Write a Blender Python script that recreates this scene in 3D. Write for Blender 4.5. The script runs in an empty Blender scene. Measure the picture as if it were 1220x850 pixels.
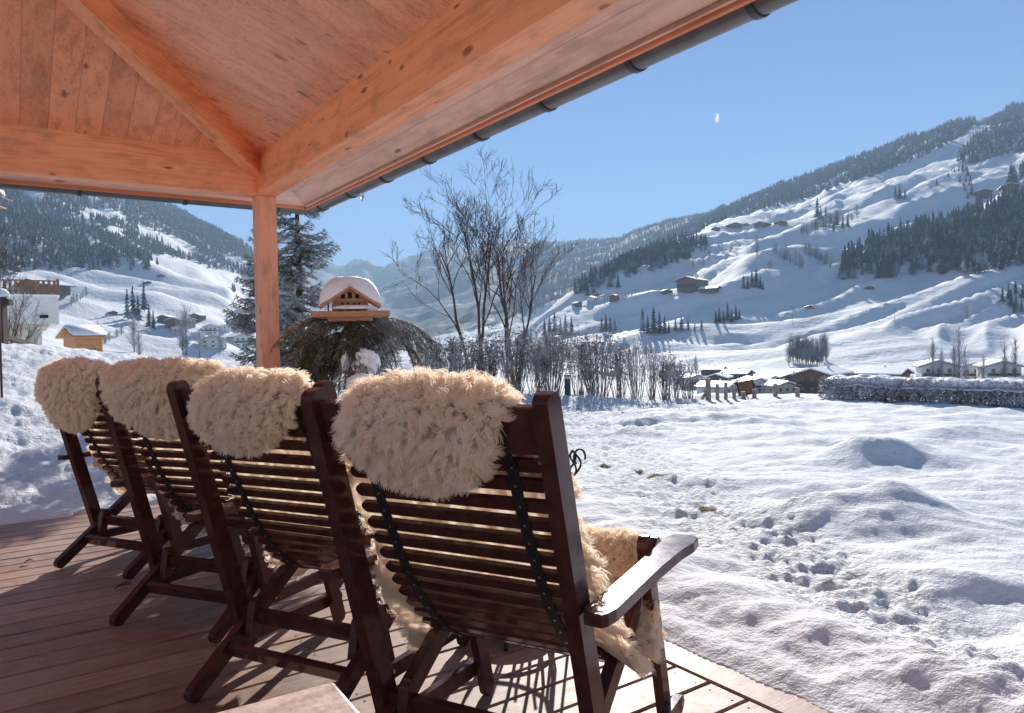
import bpy, bmesh, math, random
import numpy as np
from mathutils import Vector, Matrix
R_ = math.radians
PI = math.pi
sc = bpy.context.scene
C = sc.collection
random.seed(7)
RNG = np.random.default_rng(11)

# ------------------------------------------------------------------ camera
FPX, CX, CY = 883.35, 610.0, 425.0
PITCH, ROLL, CAMH = R_(.9216), R_(-1.187), 1.088
def _rot():
    c, s = math.cos(PITCH), math.sin(PITCH)
    M = np.array([[1, 0, 0], [0, -s, -c], [0, c, -s]])
    cr, sr = math.cos(ROLL), math.sin(ROLL)
    return np.array([[cr, -sr, 0], [sr, cr, 0], [0, 0, 1]]) @ M
RR = _rot()
CAM = np.array([0, 0, CAMH])
def ray(x, y):
    d = RR.T @ np.array([x - CX, y - CY, FPX]); return d / np.linalg.norm(d)
def project(P):
    q = (np.asarray(P, float) - CAM) @ RR.T
    z = np.maximum(q[..., 2], 1e-6)
    return CX + FPX * q[..., 0] / z, CY + FPX * q[..., 1] / z, q[..., 2]
cam = bpy.data.cameras.new('camera'); camo = bpy.data.objects.new('camera', cam); C.objects.link(camo)
cam.sensor_width = 36; cam.lens = 36 * FPX / 1220; cam.clip_start = .05; cam.clip_end = 60000
right, down, fwd = RR[0], RR[1], RR[2]
m = Matrix(((right[0], -down[0], -fwd[0], 0), (right[1], -down[1], -fwd[1], 0), (right[2], -down[2], -fwd[2], CAMH), (0, 0, 0, 1)))
camo.matrix_world = m
sc.camera = camo

# ------------------------------------------------------------------ light
SUN_EL, SUN_AZ = 25.5, 8.0
w = bpy.data.worlds.new('World'); sc.world = w; w.use_nodes = True
nt = w.node_tree; nt.nodes.clear()
sky = nt.nodes.new('ShaderNodeTexSky'); sky.sky_type = 'NISHITA'; sky.sun_disc = False
sky.sun_elevation = R_(SUN_EL); sky.sun_rotation = R_(SUN_AZ)
sky.altitude = 1500; sky.air_density = .85; sky.dust_density = .0; sky.ozone_density = 5.0
bg = nt.nodes.new('ShaderNodeBackground'); bg.inputs[1].default_value = .05
out = nt.nodes.new('ShaderNodeOutputWorld')
nt.links.new(sky.outputs[0], bg.inputs[0]); nt.links.new(bg.outputs[0], out.inputs[0])
sl = bpy.data.lights.new('sun', 'SUN'); sl.energy = 3.9; sl.angle = R_(.5); sl.color = (1, .95, .89)
so = bpy.data.objects.new('sun', sl); C.objects.link(so)
so.rotation_euler = (-R_(90 - SUN_EL), 0, -R_(SUN_AZ)); so.location = (0, 30, 20)
vs = sc.view_settings; vs.view_transform = 'Standard'; vs.look = 'None'; vs.gamma = 1; vs.use_curve_mapping = False
vs.exposure = 1.40
sc.cycles.use_denoising = True
sc.cycles.max_bounces = 10; sc.cycles.diffuse_bounces = 7; sc.cycles.glossy_bounces = 3
sc.cycles.transmission_bounces = 6; sc.cycles.volume_bounces = 0; sc.cycles.transparent_max_bounces = 8
sc.cycles.caustics_reflective = False; sc.cycles.caustics_refractive = False

# ------------------------------------------------------------------ object helpers
def tag(o, label=None, cat=None, group=None, kind=None):
    if label: o['label'] = label
    if cat: o['category'] = cat
    if group: o['group'] = group
    if kind: o['kind'] = kind
    return o
def link(name, data, parent=None):
    o = bpy.data.objects.new(name, data); C.objects.link(o)
    if parent is not None: o.parent = parent
    return o
def empty(name, loc=(0, 0, 0), rz=0.0):
    o = bpy.data.objects.new(name, None); C.objects.link(o)
    o.location = loc; o.rotation_euler = (0, 0, rz); o.empty_display_size = .1
    return o
def copy_tree(o, parent=None):
    c = o.copy(); C.objects.link(c); c.parent = parent
    for ch in list(o.children): copy_tree(ch, c)
    return c
def mesh_np(name, V, F, mat, smooth=False, attrs=None):
    """V (n,3), F list of (k,4) / (k,3) int arrays"""
    me = bpy.data.meshes.new(name)
    V = np.asarray(V, np.float32)
    Fs = [np.asarray(f, np.int32) for f in (F if isinstance(F, (list, tuple)) else [F]) if len(f)]
    me.vertices.add(len(V)); me.vertices.foreach_set('co', V.ravel())
    nl = sum(f.size for f in Fs); npol = sum(len(f) for f in Fs)
    me.loops.add(nl); me.loops.foreach_set('vertex_index', np.concatenate([f.ravel() for f in Fs]))
    tot = np.concatenate([np.full(len(f), f.shape[1], np.int32) for f in Fs])
    st = np.concatenate([[0], np.cumsum(tot)[:-1]]).astype(np.int32)
    me.polygons.add(npol); me.polygons.foreach_set('loop_start', st)
    try: me.polygons.foreach_set('loop_total', tot)
    except Exception: pass
    me.polygons.foreach_set('use_smooth', np.full(npol, bool(smooth)))
    if attrs:
        for k, a in attrs.items():
            at = me.attributes.new(k, 'FLOAT', 'POINT'); at.data.foreach_set('value', np.asarray(a, np.float32))
    me.update(calc_edges=True); me.validate()
    if mat: me.materials.append(mat)
    return me
def bm_obj(name, bm, mat, parent=None, smooth=False):
    me = bpy.data.meshes.new(name); bm.normal_update(); bm.to_mesh(me); bm.free()
    if smooth:
        for p in me.polygons: p.use_smooth = True
    me.materials.append(mat)
    return link(name, me, parent)
def add_box(bm, lo, hi, bev=0.0, seg=1):
    v = [bm.verts.new((x, y, z)) for x in (lo[0], hi[0]) for y in (lo[1], hi[1]) for z in (lo[2], hi[2])]
    fs = [bm.faces.new([v[i] for i in q]) for q in ((0, 1, 3, 2), (4, 6, 7, 5), (0, 4, 5, 1), (2, 3, 7, 6), (0, 2, 6, 4), (1, 5, 7, 3))]
    if bev > 0:
        es = set(e for f in fs for e in f.edges)
        bmesh.ops.bevel(bm, geom=list(es), offset=bev, segments=seg, affect='EDGES', profile=.6)
def box(name, lo, hi, mat, parent=None, bev=.004, seg=1):
    bm = bmesh.new(); add_box(bm, lo, hi, bev, seg); return bm_obj(name, bm, mat, parent)
def add_plank(bm, p0, p1, wdir, width, thick, r0=0.0, r1=0.0, bev=.003, n=5):
    """board from p0 to p1; wdir = direction of its width; ends rounded with radii r0,r1"""
    p0, p1, wdir = Vector(p0), Vector(p1), Vector(wdir)
    a = (p1 - p0); L = a.length; a.normalize()
    t = a.cross(wdir).normalized(); wd = t.cross(a).normalized()
    h = width / 2; out = []
    def corner(cx, cy, r, a0):
        if r <= 1e-6: return [(cx, cy)]
        return [(cx + r * math.cos(a0 + k * PI / 2 / n), cy + r * math.sin(a0 + k * PI / 2 / n)) for k in range(n + 1)]
    r0 = min(r0, h * .999); r1 = min(r1, h * .999)
    out += corner(L - r1, h - r1, r1, 0)
    out += corner(r0, h - r0, r0, PI / 2)
    out += corner(r0, -h + r0, r0, PI)
    out += corner(L - r1, -h + r1, r1, 1.5 * PI)
    top = [bm.verts.new(p0 + a * x + wd * y + t * (thick / 2)) for x, y in out]
    bot = [bm.verts.new(p0 + a * x + wd * y - t * (thick / 2)) for x, y in out]
    ft = bm.faces.new(top); fb = bm.faces.new(bot[::-1]); N = len(out)
    for i in range(N):
        bm.faces.new((top[i], bot[i], bot[(i + 1) % N], top[(i + 1) % N]))
    if bev > 0:
        bmesh.ops.bevel(bm, geom=list(ft.edges) + list(fb.edges), offset=bev, segments=2, affect='EDGES', profile=.6)
def plank(name, p0, p1, wdir, width, thick, mat, parent=None, r0=0, r1=0, bev=.003):
    bm = bmesh.new(); add_plank(bm, p0, p1, wdir, width, thick, r0, r1, bev)
    bmesh.ops.recalc_face_normals(bm, faces=bm.faces)
    return bm_obj(name, bm, mat, parent)
def tubes_np(polys, sides=6):
    """polys: list of (pts (n,3), radii (n,)) -> V, F(quads)"""
    Vs, Fs, off = [], [], 0
    for pts, rad in polys:
        pts = np.asarray(pts, float); rad = np.asarray(rad, float); n = len(pts)
        ns = sides if np.isscalar(sides) else sides(rad)
        tg = np.gradient(pts, axis=0); tg /= np.linalg.norm(tg, axis=1)[:, None] + 1e-9
        ref = np.array([0.13, .31, 1.0]) if abs(tg[0, 2]) < .8 else np.array([1.0, .2, .1])
        s1 = np.cross(tg, ref); s1 /= np.linalg.norm(s1, axis=1)[:, None] + 1e-9
        s2 = np.cross(tg, s1)
        an = np.arange(ns) * 2 * PI / ns
        ring = pts[:, None, :] + rad[:, None, None] * (np.cos(an)[None, :, None] * s1[:, None, :] + np.sin(an)[None, :, None] * s2[:, None, :])
        Vs.append(ring.reshape(-1, 3))
        i = np.arange(n - 1)[:, None] * ns; j = np.arange(ns)[None, :]
        a = off + i + j; b = off + i + (j + 1) % ns
        Fs.append(np.stack([a, b, b + ns, a + ns], -1).reshape(-1, 4)); off += n * ns
    return np.concatenate(Vs), np.concatenate(Fs)
def tubes(name, polys, mat, parent=None, sides=6, smooth=True):
    V, F = tubes_np(polys, sides); return link(name, mesh_np(name, V, F, mat, smooth), parent)
def add_cyl(bm, p0, p1, r, n=10, r2=None):
    p0, p1 = Vector(p0), Vector(p1); a = (p1 - p0).normalized()
    s = a.orthogonal().normalized(); t = a.cross(s); r2 = r if r2 is None else r2
    A = [bm.verts.new(p0 + (s * math.cos(k * 2 * PI / n) + t * math.sin(k * 2 * PI / n)) * r) for k in range(n)]
    B = [bm.verts.new(p1 + (s * math.cos(k * 2 * PI / n) + t * math.sin(k * 2 * PI / n)) * r2) for k in range(n)]
    bm.faces.new(A[::-1]); bm.faces.new(B)
    for k in range(n): bm.faces.new((A[k], A[(k + 1) % n], B[(k + 1) % n], B[k]))

# ------------------------------------------------------------------ noise
def _h(ix, iy, s):
    n = (ix.astype(np.int64) * 374761393 + iy.astype(np.int64) * 668265263 + s * 974634777) & 0xffffffff
    n = ((n ^ (n >> 13)) * 1274126177) & 0xffffffff
    n = (n ^ (n >> 16)) & 0xffffffff
    return n / 4294967295.0
def noise(x, y, s=0):
    x = np.asarray(x, float); y = np.asarray(y, float)
    ix, iy = np.floor(x), np.floor(y); fx, fy = x - ix, y - iy
    ix = ix.astype(np.int64); iy = iy.astype(np.int64)
    def g(dx, dy):
        a = _h(ix + dx, iy + dy, s) * 2 * PI
        return np.cos(a) * (fx - dx) + np.sin(a) * (fy - dy)
    ux = fx * fx * fx * (fx * (fx * 6 - 15) + 10); uy = fy * fy * fy * (fy * (fy * 6 - 15) + 10)
    a = g(0, 0) * (1 - ux) + g(1, 0) * ux; b = g(0, 1) * (1 - ux) + g(1, 1) * ux
    return (a * (1 - uy) + b * uy) * 1.5
def fbm(x, y, o=4, s=0, gain=.5):
    t = 0; a = 1; f = 1
    for k in range(o):
        t = t + a * noise(x * f, y * f, s + k * 17); a *= gain; f *= 2.03
    return t
def sst(a, b, x):
    t = np.clip((x - a) / (b - a), 0, 1); return t * t * (3 - 2 * t)

# ------------------------------------------------------------------ materials
class NT:
    def __init__(s, name):
        s.m = bpy.data.materials.new(name); s.m.use_nodes = True; s.t = s.m.node_tree
        s.p = s.t.nodes['Principled BSDF']; s.o = s.t.nodes['Material Output']
    def n(s, typ, **kw):
        nd = s.t.nodes.new('ShaderNode' + typ)
        for k, v in kw.items():
            if k.startswith('i_'):
                key = k[2:]; key = int(key) if key.isdigit() else key.replace('_', ' ')
                s.set(nd.inputs[key], v)
            else: setattr(nd, k, v)
        return nd
    def set(s, inp, v):
        if hasattr(v, 'is_linked') or isinstance(v, bpy.types.NodeSocket): s.t.links.new(v, inp)
        else: inp.default_value = v
    def L(s, a, b): s.t.links.new(a, b)
    def math(s, op, a, b=0, c=None):
        nd = s.n('Math', operation=op); s.set(nd.inputs[0], a); s.set(nd.inputs[1], b)
        if c is not None: s.set(nd.inputs[2], c)
        return nd.outputs[0]
    def ramp(s, fac, *stops):
        nd = s.n('ValToRGB'); s.set(nd.inputs[0], fac); cr = nd.color_ramp
        while len(cr.elements) < len(stops): cr.elements.new(.5)
        for e, (p, c) in zip(cr.elements, stops):
            e.position = p; e.color = (*c, 1) if len(c) == 3 else c
        return nd.outputs[0]
    def mix(s, fac, a, b, mode='MIX'):
        nd = s.n('Mix', data_type='RGBA', blend_type=mode)
        s.set(nd.inputs['Factor'], fac)
        for i, v in ((6, a), (7, b)):
            if isinstance(v, tuple): v = (*v, 1) if len(v) == 3 else v
            s.set(nd.inputs[i], v)
        return nd.outputs[2]
    def coord(s, kind='Object', scale=(1, 1, 1), loc=(0, 0, 0), rot=(0, 0, 0)):
        tc = s.n('TexCoord'); mp = s.n('Mapping')
        mp.inputs['Scale'].default_value = scale; mp.inputs['Location'].default_value = loc; mp.inputs['Rotation'].default_value = rot
        s.L(tc.outputs[kind], mp.inputs[0]); return mp.outputs[0]
    def noise(s, vec, scale, detail=4, rough=.5, dist=0):
        nd = s.n('TexNoise'); s.L(vec, nd.inputs['Vector']); nd.inputs['Scale'].default_value = scale
        nd.inputs['Detail'].default_value = detail; nd.inputs['Roughness'].default_value = rough; nd.inputs['Distortion'].default_value = dist
        return nd.outputs[0]
    def bump(s, h, strength=.3, dist=.01):
        nd = s.n('Bump'); s.set(nd.inputs['Height'], h); nd.inputs['Strength'].default_value = strength; nd.inputs['Distance'].default_value = dist
        s.L(nd.outputs[0], s.p.inputs['Normal']); return nd.outputs[0]
    def base(s, c, rough=.5, spec=None, metal=None):
        if isinstance(c, tuple): c = (*c, 1) if len(c) == 3 else c
        s.set(s.p.inputs['Base Color'], c); s.set(s.p.inputs['Roughness'], rough)
        if spec is not None: s.p.inputs['Specular IOR Level'].default_value = spec
        if metal is not None: s.p.inputs['Metallic'].default_value = metal
        return s.m
def grain_mat(name, light, dark, knot, axis=0, width_axis=None, width=.14, rough=.45, gs=1.0, knots=1.0, groove=True, spec=.5, knotscale=1.0, wscale=(1, 1, 1), rough2=None):
    """wood running along object axis; optional boards of given width across width_axis"""
    t = NT(name)
    tc = t.n('TexCoord'); sep = t.n('SeparateXYZ'); t.L(tc.outputs['Object'], sep.inputs[0])
    comps = [sep.outputs[0], sep.outputs[1], sep.outputs[2]]
    rnd = None; gap = None
    if width_axis is not None:
        q = t.math('DIVIDE', comps[width_axis], width)
        idn = t.math('FLOOR', q); fr = t.math('FRACT', q)
        wn = t.n('TexWhiteNoise', noise_dimensions='1D'); t.L(idn, wn.inputs['W']); rnd = wn.outputs[0]
        e = t.math('ABSOLUTE', t.math('SUBTRACT', fr, .5)); gap = t.math('GREATER_THAN', e, .5 - .0022 / width)
    comb = t.n('CombineXYZ')
    for k in range(3):
        sc_ = (.55 if k == axis else 9.0)
        v = t.math('MULTIPLY', comps[k], sc_)
        if rnd is not None and k == axis: v = t.math('ADD', v, t.math('MULTIPLY', rnd, 37.0))
        t.L(v, comb.inputs[k])
    g1 = t.noise(comb.outputs[0], 1.5 * gs, 4, .55, .7)
    g2 = t.noise(comb.outputs[0], 11 * gs, 3, .6, .4)
    comb3 = t.n('CombineXYZ')
    for k in range(3): t.L(t.math('MULTIPLY', comps[k], (.35 if k == axis else 30.0)), comb3.inputs[k])
    g3 = t.noise(comb3.outputs[0], 6, 4, .7, .6)
    g = t.math('ADD', t.math('ADD', t.math('MULTIPLY', g1, .40), t.math('MULTIPLY', g2, .25)), t.math('MULTIPLY', g3, .35))
    col = t.ramp(g, (.39, dark), (.52, light), (.70, tuple(min(1, c * 1.12) for c in light)))
    if rnd is not None:
        f = t.math('MULTIPLY_ADD', rnd, .16, .90)
        cb = t.n('CombineColor'); [t.L(f, cb.inputs[i]) for i in range(3)]
        col = t.mix(1.0, col, cb.outputs[0], 'MULTIPLY')
    if knots > 0:
        c2 = t.n('CombineXYZ')
        for k in range(3):
            v = t.math('MULTIPLY', comps[k], (3.4 if k == axis else 8.0) * knotscale)
            if rnd is not None and k == axis: v = t.math('ADD', v, t.math('MULTIPLY', rnd, 91.0))
            t.L(v, c2.inputs[k])
        vo = t.n('TexVoronoi', feature='F1'); t.L(c2.outputs[0], vo.inputs['Vector']); vo.inputs['Scale'].default_value = 1.0; vo.inputs['Randomness'].default_value = 1
        jit = t.noise(comb.outputs[0], 7, 3, .6)
        dd = t.math('ADD', vo.outputs['Distance'], t.math('MULTIPLY', t.math('SUBTRACT', jit, .5), .42))
        sel = t.n('SeparateColor'); t.L(vo.outputs['Color'], sel.inputs[0])
        on = t.math('GREATER_THAN', sel.outputs[0], .30)
        size = t.math('MULTIPLY_ADD', sel.outputs[1], .17, .05)
        kf = t.n('MapRange'); t.L(dd, kf.inputs[0]); t.L(size, kf.inputs[1]); t.L(t.math('MULTIPLY', size, .45), kf.inputs[2]); kf.inputs[3].default_value = 0; kf.inputs[4].default_value = 1
        fac = t.math('MULTIPLY', t.math('MULTIPLY', kf.outputs[0], on), .85 * knots)
        col = t.mix(fac, col, knot)
        # soft dark smudges around knots
        sm = t.noise(c2.outputs[0], .9, 3, .6)
        col = t.mix(t.math('MULTIPLY', t.ramp(sm, (.52, (0, 0, 0)), (.75, (1, 1, 1))), .6 * knots), col, tuple(c * .42 for c in light))
    h = g
    if gap is not None and groove:
        col = t.mix(t.math('MULTIPLY', gap, .42), col, tuple(c * .25 for c in dark))
        h = t.math('SUBTRACT', t.math('MULTIPLY', g, .25), t.math('MULTIPLY', gap, .8))
    t.bump(h, .25, .004)
    r = t.math('MULTIPLY_ADD', g2, .25, rough - .12)
    return t.base(col, r, spec)

M = {}
ORANGE = (.62, .265, .135)
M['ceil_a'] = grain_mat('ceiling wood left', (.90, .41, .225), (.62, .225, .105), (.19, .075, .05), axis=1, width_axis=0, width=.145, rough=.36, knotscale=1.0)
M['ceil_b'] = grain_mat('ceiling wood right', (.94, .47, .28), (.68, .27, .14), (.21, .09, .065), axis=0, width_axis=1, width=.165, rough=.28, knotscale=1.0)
M['beam_x'] = grain_mat('beam wood x', (.94, .41, .20), (.72, .25, .105), (.20, .06, .035), axis=0, rough=.5, knotscale=1.4)
M['beam_y'] = grain_mat('beam wood y', (.94, .41, .20), (.72, .25, .105), (.20, .06, .035), axis=1, rough=.5, knotscale=1.4)
M['beam_z'] = grain_mat('beam wood z', (.80, .37, .22), (.62, .25, .13), (.2, .07, .04), axis=2, rough=.55, knotscale=1.4)
M['soffit_x'] = grain_mat('soffit wood x', (.86, .62, .52), (.70, .46, .37), (.26, .14, .12), axis=0, width_axis=1, width=.14, rough=.6)
M['soffit_y'] = grain_mat('soffit wood y', (.86, .62, .52), (.70, .46, .37), (.26, .14, .12), axis=1, width_axis=0, width=.14, rough=.6)
M['fascia_x'] = grain_mat('fascia x', (.72, .29, .16), (.56, .20, .10), (.16, .05, .03), axis=0, rough=.6, knots=.6)
M['fascia_y'] = grain_mat('fascia y', (.72, .29, .16), (.56, .20, .10), (.16, .05, .03), axis=1, rough=.6, knots=.6)

def deck_mat():
    t = NT('deck boards')
    tc = t.n('TexCoord'); sep = t.n('SeparateXYZ'); t.L(tc.outputs['Object'], sep.inputs[0])
    at = t.n('Attribute', attribute_name='rnd'); r = at.outputs['Fac']
    cb = t.n('CombineXYZ')
    t.L(t.math('ADD', t.math('MULTIPLY', sep.outputs[0], .8), t.math('MULTIPLY', r, 53)), cb.inputs[0])
    t.L(t.math('MULTIPLY', sep.outputs[1], 14), cb.inputs[1]); t.L(sep.outputs[2], cb.inputs[2])
    g1 = t.noise(cb.outputs[0], 3, 5, .65, .8); g2 = t.noise(cb.outputs[0], 16, 3, .6)
    plain = t.coord('Object'); blot = t.noise(plain, 1.6, 4, .6); fine = t.noise(plain, 14, 4, .65)
    col = t.ramp(t.math('ADD', t.math('MULTIPLY', g1, .45), t.math('MULTIPLY', g2, .55)), (.36, (.19, .105, .075)), (.5, (.30, .178, .130)), (.66, (.40, .265, .205)))
    f = t.math('MULTIPLY_ADD', r, .5, .72)
    cc = t.n('CombineColor'); [t.L(f, cc.inputs[i]) for i in range(3)]
    col = t.mix(1.0, col, cc.outputs[0], 'MULTIPLY')
    wear = t.ramp(t.math('ADD', t.math('MULTIPLY', blot, .6), t.math('MULTIPLY', fine, .4)), (.44, (0, 0, 0)), (.62, (1, 1, 1)))
    col = t.mix(t.math('MULTIPLY', wear, .55), col, (.44, .35, .31))
    # dark specks / dirt
    sp = t.ramp(t.noise(cb.outputs[0], 9, 4, .7), (.62, (0, 0, 0)), (.70, (1, 1, 1)))
    col = t.mix(t.math('MULTIPLY', sp, .6), col, (.06, .03, .025))
    t.bump(t.math('ADD', t.math('MULTIPLY', g2, .6), t.math('MULTIPLY', fine, .5)), .35, .004)
    return t.base(col, t.math('MULTIPLY_ADD', fine, .30, .38), .22)
M['deck'] = deck_mat()
def chair_mat():
    t = NT('dark chair wood')
    v = t.coord('Object', (1, 1, 1)); n1 = t.noise(v, 22, 4, .6, .5); n2 = t.noise(v, 3, 2)
    col = t.ramp(n1, (.35, (.040, .0135, .012)), (.65, (.078, .027, .023)))
    col = t.mix(t.math('MULTIPLY', n2, .4), col, (.105, .038, .034))
    t.bump(t.noise(v, 120, 3, .6), .05, .002)
    return t.base(col, t.math('MULTIPLY_ADD', n1, .10, .10), .22)
M['chair'] = chair_mat()
M['strap'] = NT('black webbing').base((.012, .010, .012), .6)
M['steel'] = NT('steel').base((.55, .54, .53), .3, metal=1.0)
def iron():
    t = NT('wrought iron'); v = t.coord('Object'); n = t.noise(v, 60, 3)
    t.bump(n, .3, .002); return t.base(t.ramp(n, (.3, (.02, .014, .012)), (.7, (.07, .045, .035))), .5, metal=.6)
M['iron'] = iron()
def gutterm():
    t = NT('grey gutter metal'); v = t.coord('Object', (1, 1, 1)); n = t.noise(v, 6, 4, .6)
    return t.base(t.ramp(n, (.3, (.10, .105, .115)), (.7, (.17, .175, .19))), .38, metal=.35)
M['gutter'] = gutterm()

def snow_mat(name='snow', bump=1.0, far=False):
    t = NT(name)
    g = t.n('NewGeometry'); pos = g.outputs['Position']
    n1 = t.noise(pos, .9 if not far else .02, 5, .6)
    col = t.ramp(n1, (.3, (.70, .715, .74)), (.7, (.755, .76, .77)))
    if not far:
        at = t.n('Attribute', attribute_name='grass'); f = at.outputs['Fac']
        nn = t.noise(pos, 14, 5, .7)
        m_ = t.ramp(t.math('ADD', t.math('MULTIPLY', f, .75), t.math('MULTIPLY', nn, .5)), (.72, (0, 0, 0)), (.82, (1, 1, 1)))
        gc = t.ramp(t.noise(pos, 60, 3), (.35, (.10, .075, .03)), (.65, (.30, .24, .11)))
        at2 = t.n('Attribute', attribute_name='forest')
        nf = t.noise(pos, .012, 6, .65); nf2 = t.noise(pos, .05, 3, .6)
        ff = t.math('ADD', at2.outputs['Fac'], t.math('MULTIPLY', t.math('SUBTRACT', t.math('ADD', t.math('MULTIPLY', nf, .7), t.math('MULTIPLY', nf2, .3)), .5), 2.2))
        fm = t.ramp(ff, (.45, (0, 0, 0)), (.62, (1, 1, 1)))
        col = t.mix(m_, col, gc)
        col = t.mix(t.math('MULTIPLY', fm, .97), col, (.04, .05, .05))
    a = t.noise(pos, 9, 5, .65); b = t.noise(pos, 70, 3, .7)
    h = t.math('ADD', t.math('MULTIPLY', a, 1.0), t.math('MULTIPLY', b, .22))
    if not far:
        at4 = t.n('Attribute', attribute_name='far')
        h = t.math('ADD', h, t.math('MULTIPLY', t.math('MULTIPLY', t.noise(pos, .035, 6, .68), 150), at4.outputs['Fac']))
        at3 = t.n('Attribute', attribute_name='rough')
        c_ = t.noise(pos, 26, 4, .75); c2_ = t.noise(pos, 7, 3, .7)
        h = t.math('ADD', h, t.math('MULTIPLY', t.math('ADD', t.math('MULTIPLY', c_, 1.3), t.math('MULTIPLY', c2_, 2.2)), at3.outputs['Fac']))
    t.bump(h, .75 * bump, .03)
    t.p.inputs['Subsurface Weight'].default_value = 0
    return t.base(col, .8, .10)
M['ground'] = snow_mat('snow ground')
def snowcap():
    t = NT('snow cap'); v = t.coord('Object'); a = t.noise(v, 12, 5, .6); b = t.noise(v, 90, 3, .7)
    t.bump(t.math('ADD', a, t.math('MULTIPLY', b, .25)), .4, .02)
    t.p.inputs['Subsurface Weight'].default_value = .25; t.p.inputs['Subsurface Radius'].default_value = (.06, .07, .08); t.p.inputs['Subsurface Scale'].default_value = 1.0
    return t.base((.85, .86, .89), .5, .4)
M['snow'] = snowcap()

def frosty(name, dark, light, frost=.4, size=1.5, fc=(.62, .66, .72)):
    """plant matter, part of it covered by frost and caught snow"""
    t = NT(name); g = t.n('NewGeometry'); oi = t.n('ObjectInfo')
    n1 = t.noise(g.outputs['Position'], size, 4, .6); n2 = t.noise(g.outputs['Position'], size * 9, 3, .6)
    col = t.ramp(n2, (.3, dark), (.7, light))
    sep = t.n('SeparateXYZ'); t.L(g.outputs['Normal'], sep.inputs[0])
    up = t.math('ABSOLUTE', sep.outputs[2])
    f = t.math('ADD', t.math('MULTIPLY', n1, .9), t.math('MULTIPLY', up, .25))
    f = t.math('ADD', f, t.math('MULTIPLY', n2, .35))
    e = 1.05 - frost * .8
    fm = t.ramp(f, (max(0, e - .12), (0, 0, 0)), (min(1, e + .10), (1, 1, 1)))
    col = t.mix(t.math('MULTIPLY', fm, .85), col, fc)
    return t.base(col, .75, .2)
M['needle'] = frosty('frosted needles', (.020, .032, .016), (.10, .13, .055), .45, 2.2)
M['needle_green'] = frosty('cut spruce needles', (.055, .070, .028), (.22, .24, .10), .30, 3)
M['conifer'] = frosty('far conifer needles', (.018, .027, .028), (.040, .052, .052), .27, .06, (.42, .46, .54))
M['bark'] = frosty('bark', (.045, .033, .027), (.15, .11, .085), .22, 3)
M['twig'] = frosty('frosted twigs', (.050, .034, .026), (.13, .088, .065), .16, 4)
M['shrubtwig'] = frosty('frosted shrub twigs', (.075, .045, .030), (.24, .15, .10), .46, 5)
M['seed'] = frosty('dry seed heads', (.16, .085, .06), (.34, .21, .15), .40, 6)
M['grove'] = frosty('far bare grove', (.10, .095, .10), (.20, .19, .19), .45, .08, (.5, .54, .6))
M['hedgetwig'] = frosty('hedge twigs', (.06, .042, .028), (.24, .165, .105), .50, 5)
def plain_noise(name, a, b, scale=8, rough=.7, bump=0, metal=None):
    t = NT(name); v = t.coord('Object'); n = t.noise(v, scale, 5, .65)
    if bump: t.bump(n, bump, .01)
    return t.base(t.ramp(n, (.32, a), (.68, b)), rough, metal=metal)
M['plaster'] = plain_noise('white plaster', (.60, .60, .60), (.74, .73, .71), 3)
M['cream'] = plain_noise('cream plaster', (.50, .44, .34), (.62, .56, .44), 2)
M['chalet'] = plain_noise('brown chalet wood', (.10, .055, .035), (.20, .115, .07), 3)
M['hutwood'] = grain_mat('hut wood', (.55, .27, .12), (.40, .17, .07), (.14, .06, .03), axis=0, width_axis=2, width=.16, rough=.6, knots=.6)
M['roofwood'] = plain_noise('dark eaves', (.05, .035, .03), (.11, .075, .06), 3)
M['glass'] = NT('dark window glass').base((.03, .035, .045), .12, .8)
M['stonepillar'] = plain_noise('grey green pillar', (.34, .36, .31), (.45, .46, .41), 5)
M['picket'] = plain_noise('picket wood', (.16, .075, .04), (.30, .15, .085), 6)
M['darkwood'] = plain_noise('dark post', (.035, .022, .018), (.09, .055, .045), 8)
M['greywood'] = plain_noise('grey weathered post', (.20, .16, .14), (.38, .31, .27), 12, bump=.3)
M['feeder'] = grain_mat('feeder wood', (.50, .235, .13), (.36, .15, .085), (.15, .06, .03), axis=0, rough=.6, knots=.8, knotscale=4, gs=4)
M['shingle'] = plain_noise('wood shingles', (.30, .15, .09), (.46, .25, .15), 22)
M['black'] = NT('black void').base((.01, .008, .007), .8)
M['copper'] = plain_noise('copper sheet', (.55, .20, .08), (.85, .42, .20), 5, .35, .4, 1.0)
M['anthracite'] = NT('anthracite metal').base((.05, .055, .065), .45, metal=.3)
M['leaf'] = plain_noise('dry leaf', (.10, .05, .03), (.22, .12, .06), 60)
def granite():
    t = NT('granite'); v = t.coord('Object'); n = t.noise(v, 55, 5, .7); n2 = t.noise(v, 9, 3)
    col = t.ramp(n, (.38, (.34, .235, .21)), (.5, (.50, .38, .345)), (.62, (.64, .52, .48)))
    col = t.mix(t.math('MULTIPLY', n2, .4), col, (.52, .38, .35))
    t.bump(n, .2, .003); return t.base(col, .42)
M['granite'] = granite()
def ice():
    t = NT('ice'); t.p.inputs['Transmission Weight'].default_value = .8; t.p.inputs['IOR'].default_value = 1.31
    return t.base((.95, .97, 1), .12)
M['ice'] = ice()
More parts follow.
